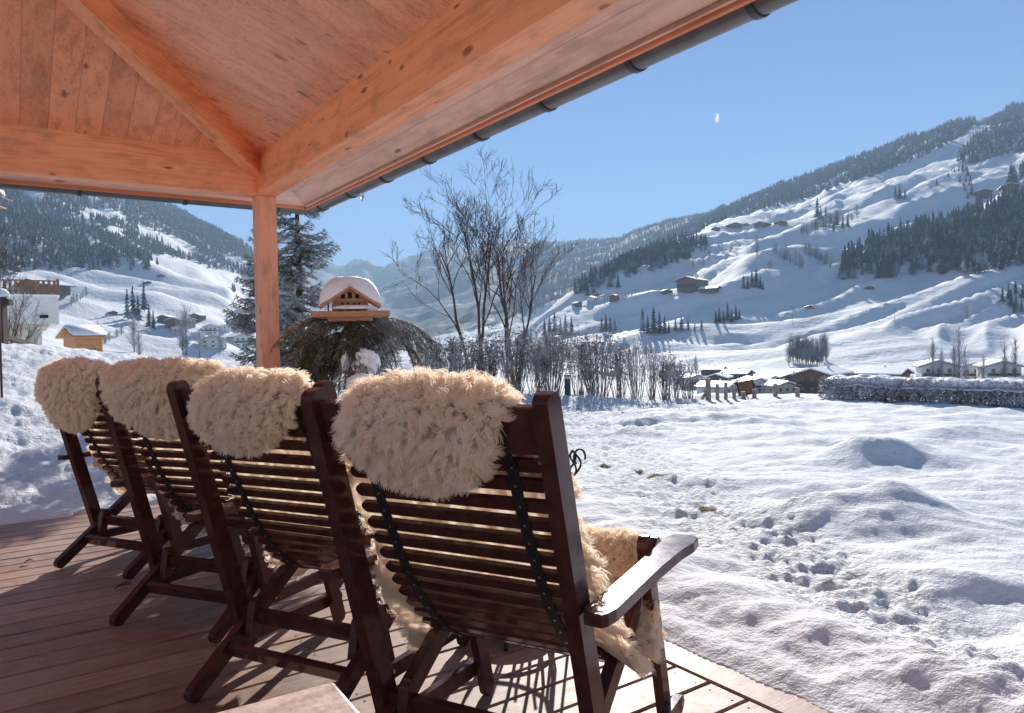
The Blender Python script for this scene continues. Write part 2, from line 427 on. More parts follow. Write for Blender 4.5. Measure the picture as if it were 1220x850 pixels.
def wool():
    t = NT('cream wool'); tr = t.t; g = t.n('NewGeometry')
    v = t.coord('Object'); n = t.noise(v, 16, 4, .6)
    col = t.ramp(n, (.3, (.97, .85, .70)), (.55, (.985, .90, .78)), (.8, (.99, .95, .87)))
    d = t.n('BsdfDiffuse'); t.L(col, d.inputs[0]); d.inputs[1].default_value = .3
    l = t.n('BsdfTranslucent'); t.L(col, l.inputs[0])
    s = t.n('BsdfPrincipled'); 
    mx = t.n('MixShader'); mx.inputs[0].default_value = .55; t.L(d.outputs[0], mx.inputs[1]); t.L(l.outputs[0], mx.inputs[2])
    tr.nodes.remove(s)
    t.L(mx.outputs[0], t.o.inputs[0]); tr.nodes.remove(t.p); return t.m
M['wool'] = wool()
def leather():
    t = NT('fleece leather'); v = t.coord('Object'); n = t.noise(v, 7, 5, .6)
    col = t.ramp(n, (.3, (.93, .84, .75)), (.7, (.97, .91, .85)))
    t.bump(t.noise(v, 18, 4, .6), .25, .008)
    l = t.n('BsdfTranslucent'); t.L(col, l.inputs[0])
    t.base(col, .6, .3)
    mx = t.n('MixShader'); mx.inputs[0].default_value = .60; t.L(t.p.outputs[0], mx.inputs[1]); t.L(l.outputs[0], mx.inputs[2])
    t.L(mx.outputs[0], t.o.inputs[0]); return t.m
M['leather'] = leather()

# ------------------------------------------------------------------ porch (house axes: X = along left beam, Y = along right beam)
TH = R_(55.27); U = np.array([math.sin(TH), math.cos(TH)]); VV = np.array([-math.cos(TH), math.sin(TH)])
HROT = PI / 2 - TH
def h2w(u, v): return U * u + VV * v
def w2h(x, y): return x * U[0] + y * U[1], x * VV[0] + y * VV[1]
porch = tag(empty('porch_roof', (*h2w(1.63, 5.49), 0), 0), 'salmon stained timber porch roof with corner post, two beams and a hip rafter over the deck', 'porch')
porch.location = (0, 0, 0); porch.rotation_euler = (0, 0, HROT)
Ui, Vi, S = 1.56, 5.42, .14           # inner beam faces
ZB, ZT = 2.2, 2.483
UF, VF, ZF, TP = 2.12, 6.0, 2.265, .39
box('post', (Ui + .002, Vi + .002, 0.0), (Ui + S - .002, Vi + S - .002, ZB), M['beam_z'], porch, .006, 2)
box('beam', (-4.0, Vi, ZB), (Ui + S, Vi + S, ZT + .03), M['beam_x'], porch, .008, 2)
box('beam', (Ui, -3.5, ZB + .001), (Ui + S, Vi - .002, ZT + .03), M['beam_y'], porch, .008, 2)
def slab(name, quad, th, mat):
    bm = bmesh.new(); a = [bm.verts.new(q) for q in quad]; b = [bm.verts.new((q[0], q[1], q[2] + th)) for q in quad]; n = len(quad)
    bm.faces.new(a[::-1]); bm.faces.new(b)
    for i in range(n): bm.faces.new((a[i], a[(i + 1) % n], b[(i + 1) % n], b[i]))
    bmesh.ops.recalc_face_normals(bm, faces=bm.faces); return bm_obj(name, bm, mat, porch)
def zc(dist): return ZF + TP * dist
E = 5.6
# inner ceilings (from outer beam face upwards) and soffits (outside the beams)
d0 = UF - (Ui + S)
slab('ceiling', [(Ui + S, Vi + S, zc(d0)), (Ui + S, -3.5, zc(d0)), (Ui + S - E, -3.5, zc(d0 + E)), (Ui + S - E, Vi + S - E, zc(d0 + E))], .03, M['ceil_b'])
slab('ceiling', [(Ui + S, Vi + S, zc(d0)), (Ui + S - E, Vi + S - E, zc(d0 + E)), (-4.0, Vi + S - E, zc(d0 + E)), (-4.0, Vi + S, zc(d0))], .03, M['ceil_a'])
slab('soffit', [(UF, VF, ZF), (UF, -3.5, ZF), (Ui + S, -3.5, zc(d0)), (Ui + S, Vi + S, zc(d0))], .03, M['soffit_y'])
slab('soffit', [(UF, VF, ZF), (Ui + S, Vi + S, zc(d0)), (-4.0, Vi + S, zc(d0)), (-4.0, VF, ZF)], .03, M['soffit_x'])
# hip rafter under the ceiling valley
def hip():
    hd = Vector((-1, -1, TP)).normalized(); side = Vector((1, -1, 0)).normalized(); up = side.cross(hd).normalized()
    if up.z < 0: up = -up
    p0 = Vector((Ui + .03, Vi + .03, zc(UF - Ui - .03))); p1 = p0 + Vector((-1, -1, TP)) * 5.3
    hw, dp = .055, .15
    bm = bmesh.new(); vs_ = []
    for p in (p0, p1):
        for a, b in ((-hw, -dp), (hw, -dp), (hw, .05), (-hw, .05)): vs_.append(bm.verts.new(p + side * a + up * b))
    for q in ((0, 1, 2, 3), (7, 6, 5, 4), (0, 4, 5, 1), (1, 5, 6, 2), (2, 6, 7, 3), (3, 7, 4, 0)): bm.faces.new([vs_[i] for i in q])
    bmesh.ops.recalc_face_normals(bm, faces=bm.faces)
    bmesh.ops.bevel(bm, geom=bm.edges[:], offset=.006, segments=2, affect='EDGES')
    rot = Matrix.Rotation(-R_(225), 4, 'Z')
    o = bm_obj('hip_rafter', bm, M['beam_x'], porch)
    # put the mesh in its own frame so that the grain runs along the rafter
    fr = Matrix.Rotation(R_(225), 4, 'Z'); o.data.transform(fr.inverted()); o.matrix_local = fr
    return o
hip()
# fascia and roof skin
box('fascia', (UF, -3.5, ZF - .028), (UF + .025, VF + .025, ZF + .15), M['fascia_y'], porch, .003)
box('fascia', (-4.0, VF, ZF - .027), (UF - .002, VF + .025, ZF + .15), M['fascia_x'], porch, .003)
box('trim_strip', (UF - .02, -3.5, ZF - .012), (UF - .001, VF - .022, ZF + .006), M['soffit_y'], porch, .002)
def roofsheet():
    q1 = [(UF + .06, VF + .06, ZF + .10), (UF + .06, -3.5, ZF + .10), (UF - 6, -3.5, ZF + .10 + TP * 6), (UF - 6, VF - 6, ZF + .10 + TP * 6)]
    q2 = [(UF + .06, VF + .06, ZF + .10), (UF - 6, VF - 6, ZF + .10 + TP * 6), (-4.0, VF - 6, ZF + .10 + TP * 6), (-4.0, VF + .06, ZF + .10)]
    slab('roof_sheet', q1, .05, M['gutter']); slab('roof_sheet', q2, .05, M['gutter'])
roofsheet()
# gutters: half round channels with brackets
def gutter(a, b, side, brs):
    a, b = np.array(a, float), np.array(b, float); r = .060
    d = (b - a) / np.linalg.norm(b - a); sd = np.array(side, float)
    an = np.linspace(PI, 2 * PI, 13); prof = [(math.cos(t) * r, math.sin(t) * r) for t in an] + [(math.cos(t) * (r - .004), math.sin(t) * (r - .004)) for t in an[::-1]]
    n = len(prof); V = []
    for p in (a, b):
        for s_, z_ in prof: V.append(p + sd * s_ + np.array([0, 0, z_]))
    F = [(i, (i + 1) % n, n + (i + 1) % n, n + i) for i in range(n)]
    g = link('gutter', mesh_np('gutter', V, np.array(F), M['gutter'], True), porch)
    caps = []
    for end in (0, n):
        k = 13
        caps += [(end + i, end + i + 1, end + n - 2 - i, end + n - 1 - i) for i in range(k - 1)]
    # rolled outer bead
    out_ = tubes('bead', [(np.array([a + sd * r, b + sd * r]), np.array([.007, .007]))], M['gutter'], g, 8)
    for t in brs:
        p = a + d * t; R2 = r + .004; aa = np.linspace(PI, 2 * PI, 13)
        V = []
        for o_ in (-.014, .014):
            for rr in (r + .0012, R2 + .003):
                for q in aa: V.append(p + d * o_ + sd * math.cos(q) * rr + np.array([0, 0, math.sin(q) * rr]))
        k = 13; F = []
        for i in range(k - 1):
            F += [(i, i + 1, k + i + 1, k + i), (2 * k + i, 3 * k + i, 3 * k + i + 1, 2 * k + i + 1), (k + i, k + i + 1, 3 * k + i + 1, 3 * k + i), (i, 2 * k + i, 2 * k + i + 1, i + 1)]
        br = link('bracket', mesh_np('bracket', V, np.array(F), M['anthracite'], False), g)
    return g
GZ = ZF + .008
gutter((UF + .085, VF + .085, GZ), (UF + .085, -3.5, GZ), (1, 0, 0), [.25, .85, 1.45, 2.05, 2.65, 3.25, 3.85, 4.45, 5.05, 5.65, 6.3])
gutter((UF + .085, VF + .085, GZ), (-4.0, VF + .085, GZ), (0, 1, 0), [.3, 1.0, 1.7, 2.4, 3.1])
# icicle on the gutter
def icicle():
    p = None
    d = ray(428, 232); t = (2.2 - CAMH) / d[2]
    P = CAM + d * t; u_, v_ = w2h(P[0], P[1]); x, y = h2w(UF + .085, v_ - .0)
    prof = [(0, .012), (.012, .018), (.028, .016), (.045, .010), (.06, .002)]
    pts = [(x, y, GZ - .062 - a) for a, r in prof]
    o = tubes('icicle', [(pts, [r for a, r in prof])], M['ice'], None, 8)
    tag(o, 'short clear icicle hanging from the grey gutter near the corner', 'icicle')
icicle()

# ------------------------------------------------------------------ deck
def deck():
    bms = []; V = []; F = []; A = []
    def addb(lo, hi, r):
        n0 = len(V); b = .004
        x0, y0, z0 = lo; x1, y1, z1 = hi
        for z, ins in ((z0, 0), (z1 - b, 0), (z1, b)):
            for x, y in ((x0 + ins, y0 + ins), (x1 - ins, y0 + ins), (x1 - ins, y1 - ins), (x0 + ins, y1 - ins)): V.append((x, y, z)); A.append(r)
        for l in (0, 4):
            for i in range(4): F.append((n0 + l + i, n0 + l + (i + 1) % 4, n0 + l + 4 + (i + 1) % 4, n0 + l + 4 + i))
        F.append((n0 + 8, n0 + 9, n0 + 10, n0 + 11))
    pitch = .1455; v = 5.80
    rr = random.Random(3)
    while v > -3.2:
        cuts = [-5.2, -5.2 + rr.uniform(1.2, 3.6), 1.838]
        for a, b in zip(cuts[:-1], cuts[1:]):
            addb((a, v - pitch + .005, -.03), (b - .002, v - .005, rr.uniform(-.0012, .0012)), rr.random())
        v -= pitch
    addb((1.846, -3.2, -.03), (1.975, 5.80, .001), .45)
    me = mesh_np('deck', V, np.array(F), M['deck'], False, {'rnd': A})
    o = link('deck', me); o.rotation_euler = (0, 0, HROT); tag(o, kind='structure')
    # solid bed beneath, coloured black to stand for shade in the gaps
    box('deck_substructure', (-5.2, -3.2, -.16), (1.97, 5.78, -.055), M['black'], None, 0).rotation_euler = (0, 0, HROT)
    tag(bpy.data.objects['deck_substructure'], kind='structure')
    # screws
    bm = bmesh.new(); v = 5.80
    while v > -1:
        for vv in (v - .03, v - pitch + .03):
            for uu in (1.80, .9, -.1, -1.2, -2.3):
                bmesh.ops.create_circle(bm, cap_ends=True, segments=8, radius=.0045, matrix=Matrix.Translation((uu, vv, .0022)))
        v -= pitch
    o2 = bm_obj('deck_screws', bm, M['iron']); o2.rotation_euler = (0, 0, HROT); tag(o2, kind='structure')
deck()

# ------------------------------------------------------------------ ground and mountains: one polar sheet with real distances
DL = [16, 60, 150, 350, 600, 800, 1000, 1300, 1700, 2200, 3000, 4500, 7000, 10000, 14000]
# heights near the terrace (metres) at these distances
NEAR_D = [0.3, 5.85, 7.5, 10, 12.5, 15, 17, 23, 40, 60]
NEAR = {-900: [0, 0, .35, 1.0, 1.6, 1.9, 2.0, 2.0, 1, 0], -300: [0, 0, .32, .92, 1.4, 1.5, 1.2, .3, -1, -2], 0: [0, 0, .26, .78, 1.22, 1.24, .95, -.1, -1.6, -2.6],
        150: [0, 0, .20, .64, 1.0, .98, .7, -.4, -2, -3], 300: [0, 0, .14, .48, .82, .82, .5, -.6, -2, -3.2], 420: [0, 0, .08, .28, .50, .52, .25, -.9, -2.4, -3.6],
        520: [0, 0, .04, .13, .22, .28, .1, -1.1, -3, -4.4], 650: [0, 0, .02, .05, .09, .11, -.15, -1.5, -3.6, -5], 800: [0, 0, 0, 0, .0, .0, -.3, -1.8, -4, -5.5],
        1000: [0, 0, 0, 0, 0, .0, -.3, -1.9, -4.1, -5.6], 1220: [0, 0, 0, 0, -.04, -.06, -.5, -2.0, -4.2, -5.8], 2200: [0, 0, 0, 0, -.1, -.3, -1, -2.4, -4.4, -6]}
# skyline / slope heights as seen: picture row of the ground at each distance (from 350 m on)
FD = [350, 600, 800, 1000, 1300, 1700, 2200, 3000, 4300, 6000, 8000, 11000]
FAR = {-900: [410, 365, 320, 290, 260, 230, 210, 190, 250, 300, 320, 340], -300: [420, 372, 330, 300, 262, 215, 180, 150, 220, 280, 310, 330],
       0: [436, 392, 352, 325, 290, 250, 210, 160, 225, 300, 330, 345], 75: [444, 406, 365, 338, 310, 270, 236, 192, 235, 300, 325, 340],
       140: [450, 418, 374, 345, 320, 292, 262, 217, 225, 250, 280, 300], 190: [455, 424, 380, 350, 326, 318, 290, 245, 250, 270, 290, 305],
       240: [458, 430, 392, 363, 339, 338, 315, 269, 275, 285, 300, 310], 277: [460, 434, 405, 378, 353, 360, 338, 286, 290, 300, 305, 312],
       300: [461, 437, 424, 408, 392, 382, 355, 300, 305, 310, 310, 315], 345: [462, 440, 430, 424, 412, 398, 378, 348, 328, 322, 318, 320],
       383: [462, 441, 431, 426, 416, 405, 398, 380, 350, 332, 319, 325], 410: [462, 441, 431, 426, 418, 410, 402, 390, 358, 336, 325, 330],
       432: [462, 441, 431, 427, 419, 412, 405, 394, 362, 338, 311, 330], 455: [461, 441, 431, 427, 419, 413, 406, 399, 372, 342, 324, 335],
       504: [460, 440, 431, 427, 419, 415, 410, 395, 360, 318, 304, 320], 560: [459, 440, 430, 426, 418, 412, 402, 380, 345, 300, 306, 320],
       600: [459, 440, 430, 422, 415, 408, 395, 368, 335, 297, 306, 320], 630: [458, 438, 420, 398, 402, 404, 388, 352, 320, 294, 300, 320],
       650: [458, 436, 410, 380, 388, 395, 380, 345, 306, 292, 300, 320], 680: [457, 435, 398, 364, 366, 380, 372, 338, 297, 300, 310, 320],
       740: [456, 432, 385, 346, 322, 338, 338, 312, 288, 300, 310, 320], 800: [456, 428, 374, 335, 297, 302, 306, 282, 267, 290, 300, 320],
       850: [455, 425, 370, 334, 292, 272, 280, 257, 262, 280, 300, 320], 920: [454, 422, 370, 325, 289, 261, 251, 228, 240, 270, 300, 320],
       1000: [454, 418, 365, 322, 280, 240, 226, 201, 220, 260, 300, 320], 1100: [453, 412, 356, 306, 257, 208, 182, 163, 190, 240, 290, 320],
       1160: [453, 410, 351, 299, 244, 194, 164, 143, 170, 220, 280, 320], 1220: [452, 408, 348, 292, 232, 186, 154, 132, 150, 200, 280, 320],
       1500: [450, 395, 325, 262, 200, 160, 130, 120, 190, 260, 310, 340], 2200: [445, 385, 310, 250, 190, 160, 150, 150, 230, 290, 320, 345]}
def horizon_az(x):
    y = 411 - .0207 * (x - 610); d = ray(x, y); return math.atan2(d[0], d[1])
def z_at(x, y, dist):
    d = ray(x, y); return CAMH + dist * d[2] / math.hypot(d[0], d[1])
AZN = np.array([horizon_az(x) for x in NEAR]); TN = np.array([NEAR[x] for x in NEAR])
AZF = np.array([horizon_az(x) for x in FAR]); TF = np.array([[z_at(x, y, d) for y, d in zip(FAR[x], FD)] for x in FAR])
LND = np.log(np.array(NEAR_D)); LFD = np.log(np.array([60, 120, 200] + FD))
def smooth_interp(xq, xp, fp):
    """Catmull-like cubic through non uniform knots, limited overshoot (fp: (...,n))"""
    n = len(xp); i = np.clip(np.searchsorted(xp, xq) - 1, 0, n - 2)
    h = xp[i + 1] - xp[i]; t = np.clip((xq - xp[i]) / h, 0, 1)
    dl = np.diff(fp, axis=-1) / np.diff(xp)
    mm = np.zeros_like(fp); s = dl[..., :-1] * dl[..., 1:]
    hm = np.where(s > 0, 2 * s / (dl[..., :-1] + dl[..., 1:] + 1e-12 * np.sign(dl[..., 1:] + 1e-30)), 0)
    mm[..., 1:-1] = hm; mm[..., 0] = dl[..., 0]; mm[..., -1] = dl[..., -1]
    y0, y1 = fp[..., i], fp[..., i + 1]; m0, m1 = mm[..., i] * h, mm[..., i + 1] * h
    return y0 * (2 * t**3 - 3 * t**2 + 1) + m0 * (t**3 - 2 * t**2 + t) + y1 * (-2 * t**3 + 3 * t**2) + m1 * (t**3 - t**2)
def build_ground():
    azd = np.concatenate([np.linspace(-180, -62, 30)[:-1], np.arange(-62, -42, .4), np.arange(-42, 42, .125), np.arange(42, 62, .4), np.linspace(62, 180, 31)])
    az = np.radians(azd)
    rl = np.concatenate([np.exp(np.arange(math.log(.5), math.log(5), .007)), np.exp(np.arange(math.log(5), math.log(16), .0095)), np.exp(np.arange(math.log(16), math.log(11000), .0135)), [11000]])
    lr = np.log(rl)
    # tables -> (az, r)
    near = smooth_interp(lr, LND, TN)                              # (cols, r)
    base = np.array([[-5.5, -11, -15.5]] * len(TF)); base[:, 0] = np.interp(AZF, AZN, TN[:, -1])
    base[AZF < horizon_az(290), 1:] = [[-7, -9]]
    far = smooth_interp(lr, LFD, np.concatenate([base, TF], 1))
    def cols(tab, azk):
        azc = np.clip(az, azk[0], azk[-1])
        j = np.clip(np.searchsorted(azk, azc) - 1, 0, len(azk) - 2); t = (azc - azk[j]) / (azk[j + 1] - azk[j])
        return tab[j] * (1 - t)[:, None] + tab[j + 1] * t[:, None]
    # smooth the column interpolation a little along azimuth
    Zn, Zf = cols(near, AZN), cols(far, AZF)
    def sm(Z, k):
        ker = np.hanning(k + 2)[1:-1]; ker /= ker.sum(); P = np.pad(Z, ((k // 2, k // 2), (0, 0)), 'edge')
        return sum(P[i:i + len(Z)] * ker[i] for i in range(k))
    Zn = sm(Zn, 31); Zf = sm(Zf, 9)
    w_ = sst(math.log(45), math.log(75), lr)[None, :]
    Z = Zn * (1 - w_) + Zf * w_
    A, Rr = np.meshgrid(az, rl, indexing='ij'); X = Rr * np.sin(A); Y = Rr * np.cos(A)
    # large scale relief
    deg = np.degrees(A)
    k1 = sst(300, 700, Rr) * (1 - sst(3200, 4200, Rr))
    # warped coordinates give terraces and folds running across the slope
    wx = X + 60 * noise(X / 220, Y / 220, 5); wy = Y + 60 * noise(X / 220, Y / 220, 6)
    along = (wx * .93 + wy * .37); across = (-wx * .37 + wy * .93)
    rel = 20 * noise(along / 330, across / 140, 21) + 13 * noise(along / 170, across / 62, 22) + 5.0 * noise(along / 75, across / 28, 23) + 1.5 * noise(along / 30, across / 13, 24) - 10 * np.abs(noise(along / 190, across / 46, 25)) - 1.2 * np.abs(noise(along / 60, across / 17, 26))
    lft = 1 - sst(-20, -12, deg)
    rel2 = 17 * noise(X / 210, Y / 120, 31) + 7 * noise(X / 90, Y / 50, 32) + .9 * noise(X / 22, Y / 22, 33)
    Z += k1 * (rel * (1 - lft) + rel2 * lft) * np.clip(Rr / 900, .45, 1.2)
    k0 = sst(30, 90, Rr) * (1 - sst(400, 700, Rr)); Z += k0 * (1.1 * noise(X / 34, Y / 18, 35) + .45 * noise(X / 11, Y / 6, 36))
    k2 = sst(2500, 4500, Rr)
    rid = 1 - np.abs(fbm(X / 1700, Y / 1700, 5, 41, .55)); k2s = k2 * (Rr / 7000) * (1 - .75 * sst(.25, .5, A))
    Z += k2s * (rid - .75) * 170 + k2s * 45 * fbm(X / 330, Y / 330, 4, 44, .55)
    k3 = sst(1200, 2000, Rr) * (1 - k2)
    Z += k3 * 7 * fbm(X / 260, Y / 260, 4, 51)
    # ---- garden snow
    g = 1 - sst(14, 18, Rr)
    u_, v_ = w2h(X, Y)
    soft = .042 * noise(X / 1.1 + .3 * noise(X, Y, 3), Y / .55, 61) + .026 * noise(X / .48, Y / .30, 62) + .016 * noise(X / .24, Y / .13, 65)
    big = .038 * noise(X / 2.6, Y / 1.5, 60)
    lump = fbm(X / .30, Y / .22, 4, 63, .55); fine = fbm(X / .09, Y / .08, 3, 64)
    leftm = 1 - sst(-.42, -.20, A)
    def gp(x, y):
        d = ray(x, y); t = -CAMH / d[2]; P = CAM + d * t; return P[:2]
    # trodden trail from beside the terrace towards the lower right
    tr = np.array([gp(590, 490), gp(660, 518), gp(735, 552), gp(810, 590), gp(890, 640), gp(970, 692), gp(1060, 745), gp(1170, 800), gp(1300, 850), gp(1550, 950)])
    def distline(pts):
        dm = np.full(X.shape, 1e9)
        for a, b in zip(pts[:-1], pts[1:]):
            ab = b - a; t = np.clip(((X - a[0]) * ab[0] + (Y - a[1]) * ab[1]) / (ab @ ab), 0, 1)
            dm = np.minimum(dm, np.hypot(X - a[0] - ab[0] * t, Y - a[1] - ab[1] * t))
        return dm
    near_ = Rr < 17
    dt = distline(tr)
    wid = np.interp(Rr, [1, 3, 6, 12], [.18, .24, .50, 1.5])
    trail = (1 - sst(.35, 1.6, dt / wid + .35 * noise(X / .5, Y / .4, 71)))
    cells = .8 * np.abs(noise(X / .19 + .5 * noise(X / .1, Y / .1, 70), Y / .12, 73)) + .6 * np.abs(noise(X / .085, Y / .06, 74)) + .35 * noise(X / .045, Y / .035, 75) + .5 * noise(X / .33, Y / .22, 76)
    garden = big + soft * (1 - .6 * leftm) * (1 - trail * .6) + .004 * fine
    garden += trail * (-.016 + .024 * (cells - .3) + .014 * fine)
    garden += leftm * (.030 * lump + .008 * fine)
    # trodden strip along the far edge of the lawn
    band = sst(7.5, 9.5, Rr) * (1 - leftm) * (1 - sst(.12, .42, A + .06 * noise(X / 1.2, Y / 1.2, 82)))
    garden += band * (.055 * fbm(X / .8, Y / .28, 3, 81) + .010 * fine)
    # drifts seen as mounds
    for (px, py, rx, ry, hh) in ((1045, 553, .55, .36, .20), (1045, 628, .50, .30, .23), (945, 525, .35, .35, .08), (1130, 520, .9, .5, .08), (925, 622, .25, .2, .05), (690, 484, .5, .4, .10),
                                 (790, 500, .6, .5, .08), (870, 505, .7, .45, .09), (1160, 590, .5, .35, .07), (960, 580, .35, .25, .05), (1120, 700, .35, .22, .05), (850, 575, .3, .22, .05), (760, 520, .35, .3, .06)):
        c = gp(px, py); q = ((X - c[0]) / rx)**2 + ((Y - c[1]) / ry)**2 + .25 * noise(X / .4, Y / .4, 77)
        garden += hh * np.exp(-np.clip(q, 0, 20))
    garden += .075 * np.exp(-np.clip(u_ - 2.35, 0, 9)**2 / .10) * np.exp(-np.clip(2.35 - u_, 0, 9)**2 / .06) * (v_ < 6.2)   # smooth bank pushed up beside the deck
    Z += np.where(near_, g * garden, 0)
    # deck hole
    edge = np.maximum(u_ - (1.955 + .012 * noise(X / .12, Y / .12, 91)), (v_ - (5.74 + .10 * noise(X / .5, Y / .5, 92))))
    lip = .001 + .030 * sst(0, .10, edge) + .006 * fine * sst(0, .05, edge)
    under = sst(-.012, .0, edge)
    lift = lip + np.maximum(0, Z - .0) 
    Zs = np.where(edge < .35, np.maximum(Z, 0) * sst(0, .35, edge) + lip, Z + .031)
    Z = np.where(near_, Zs * under + (-.30) * (1 - under), Z)
    # attributes
    grass = np.zeros_like(Z)
    for (px, py, rr) in ((720, 556, .10), (785, 572, .17), (760, 566, .08), (843, 608, .12), (697, 553, .06), (935, 655, .01)):
        c = gp(px, py); grass = np.maximum(grass, np.exp(-((X - c[0])**2 + (Y - c[1])**2) / rr**2))
    forest = sst(2250, 2800, Rr) * .78
    forest += sst(2250, 2700, Rr) * .22 * sst(-.02, .08, A)
    forest -= .22 * sst(6800, 8500, Rr)
    na, nr = Z.shape
    V = np.stack([X, Y, Z], -1).reshape(-1, 3)
    i = np.arange(na - 1)[:, None] * nr; j = np.arange(nr - 1)[None, :]; a = i + j
    F = np.stack([a, a + 1, a + nr + 1, a + nr], -1).reshape(-1, 4)[:, ::-1]
    # the disc under the camera
    c0 = len(V); V = np.concatenate([V, [[0, 0, -.3]]]); ring = np.arange(na) * nr
    T = np.stack([np.full(na - 1, c0), ring[:-1], ring[1:]], -1)[:, ::-1]
    atr = {'grass': np.append(grass.ravel(), 0), 'far': np.append(sst(200, 500, Rr).ravel(), 0), 'rough': np.append((near_ * np.clip(trail + .45 * leftm + .35 * band + .13, 0, 1)).ravel(), 0), 'forest': np.append(np.where(Rr > 300, forest, -1).ravel(), 0)}
    o = link('snow_ground', mesh_np('snow_ground', V, [F, T], M['ground'], True, atr)); tag(o, kind='structure')
    return az, lr, Z
G_AZ, G_LR, G_Z = build_ground()
def gz(x, y):
    """ground height at world points"""
    x = np.asarray(x, float); y = np.asarray(y, float)
    a = np.arctan2(x, y); l = np.log(np.maximum(np.hypot(x, y), .51))
    i = np.clip(np.searchsorted(G_AZ, a) - 1, 0, len(G_AZ) - 2); j = np.clip(np.searchsorted(G_LR, l) - 1, 0, len(G_LR) - 2)
    s = (a - G_AZ[i]) / (G_AZ[i + 1] - G_AZ[i]); t = np.clip((l - G_LR[j]) / (G_LR[j + 1] - G_LR[j]), 0, 1)
    return (G_Z[i, j] * (1 - s) + G_Z[i + 1, j] * s) * (1 - t) + (G_Z[i, j + 1] * (1 - s) + G_Z[i + 1, j + 1] * s) * t
def hit(px, py, dmin=16.0, dmax=11000):
    """world point of the ground seen at a picture position (search from dmin)"""
    d = ray(px, py); hxy = math.hypot(d[0], d[1]); ds = np.exp(np.arange(math.log(dmin), math.log(dmax), .004))
    X = d[0] / hxy * ds; Y = d[1] / hxy * ds; Zr = CAMH + d[2] / hxy * ds; g = gz(X, Y)
    k = np.argmax(g > Zr)
    if not (g > Zr).any(): k = int(np.argmin(np.abs(g - Zr)))
    return float(X[k]), float(Y[k]), float(g[k])
# horizon for hidden-surface test of far points
_sk = None
def visible(X, Y, Zp, tol=.0015):
    """is a ground point above everything nearer than it (angle test on the sheet)"""
    global _sk
    if _sk is None:
        rr = np.exp(G_LR)[None, :]; el = (G_Z - CAMH) / rr; el[:, :G_LR.searchsorted(math.log(12))] = -9
        _sk = np.maximum.accumulate(el, axis=1)
    a = np.arctan2(X, Y); d = np.hypot(X, Y); l = np.log(d)
    i = np.clip(np.searchsorted(G_AZ, a), 0, len(G_AZ) - 1); j = np.clip(np.searchsorted(G_LR, l) - 3, 0, len(G_LR) - 1)
    return (Zp - CAMH) / d > _sk[i, j] - tol

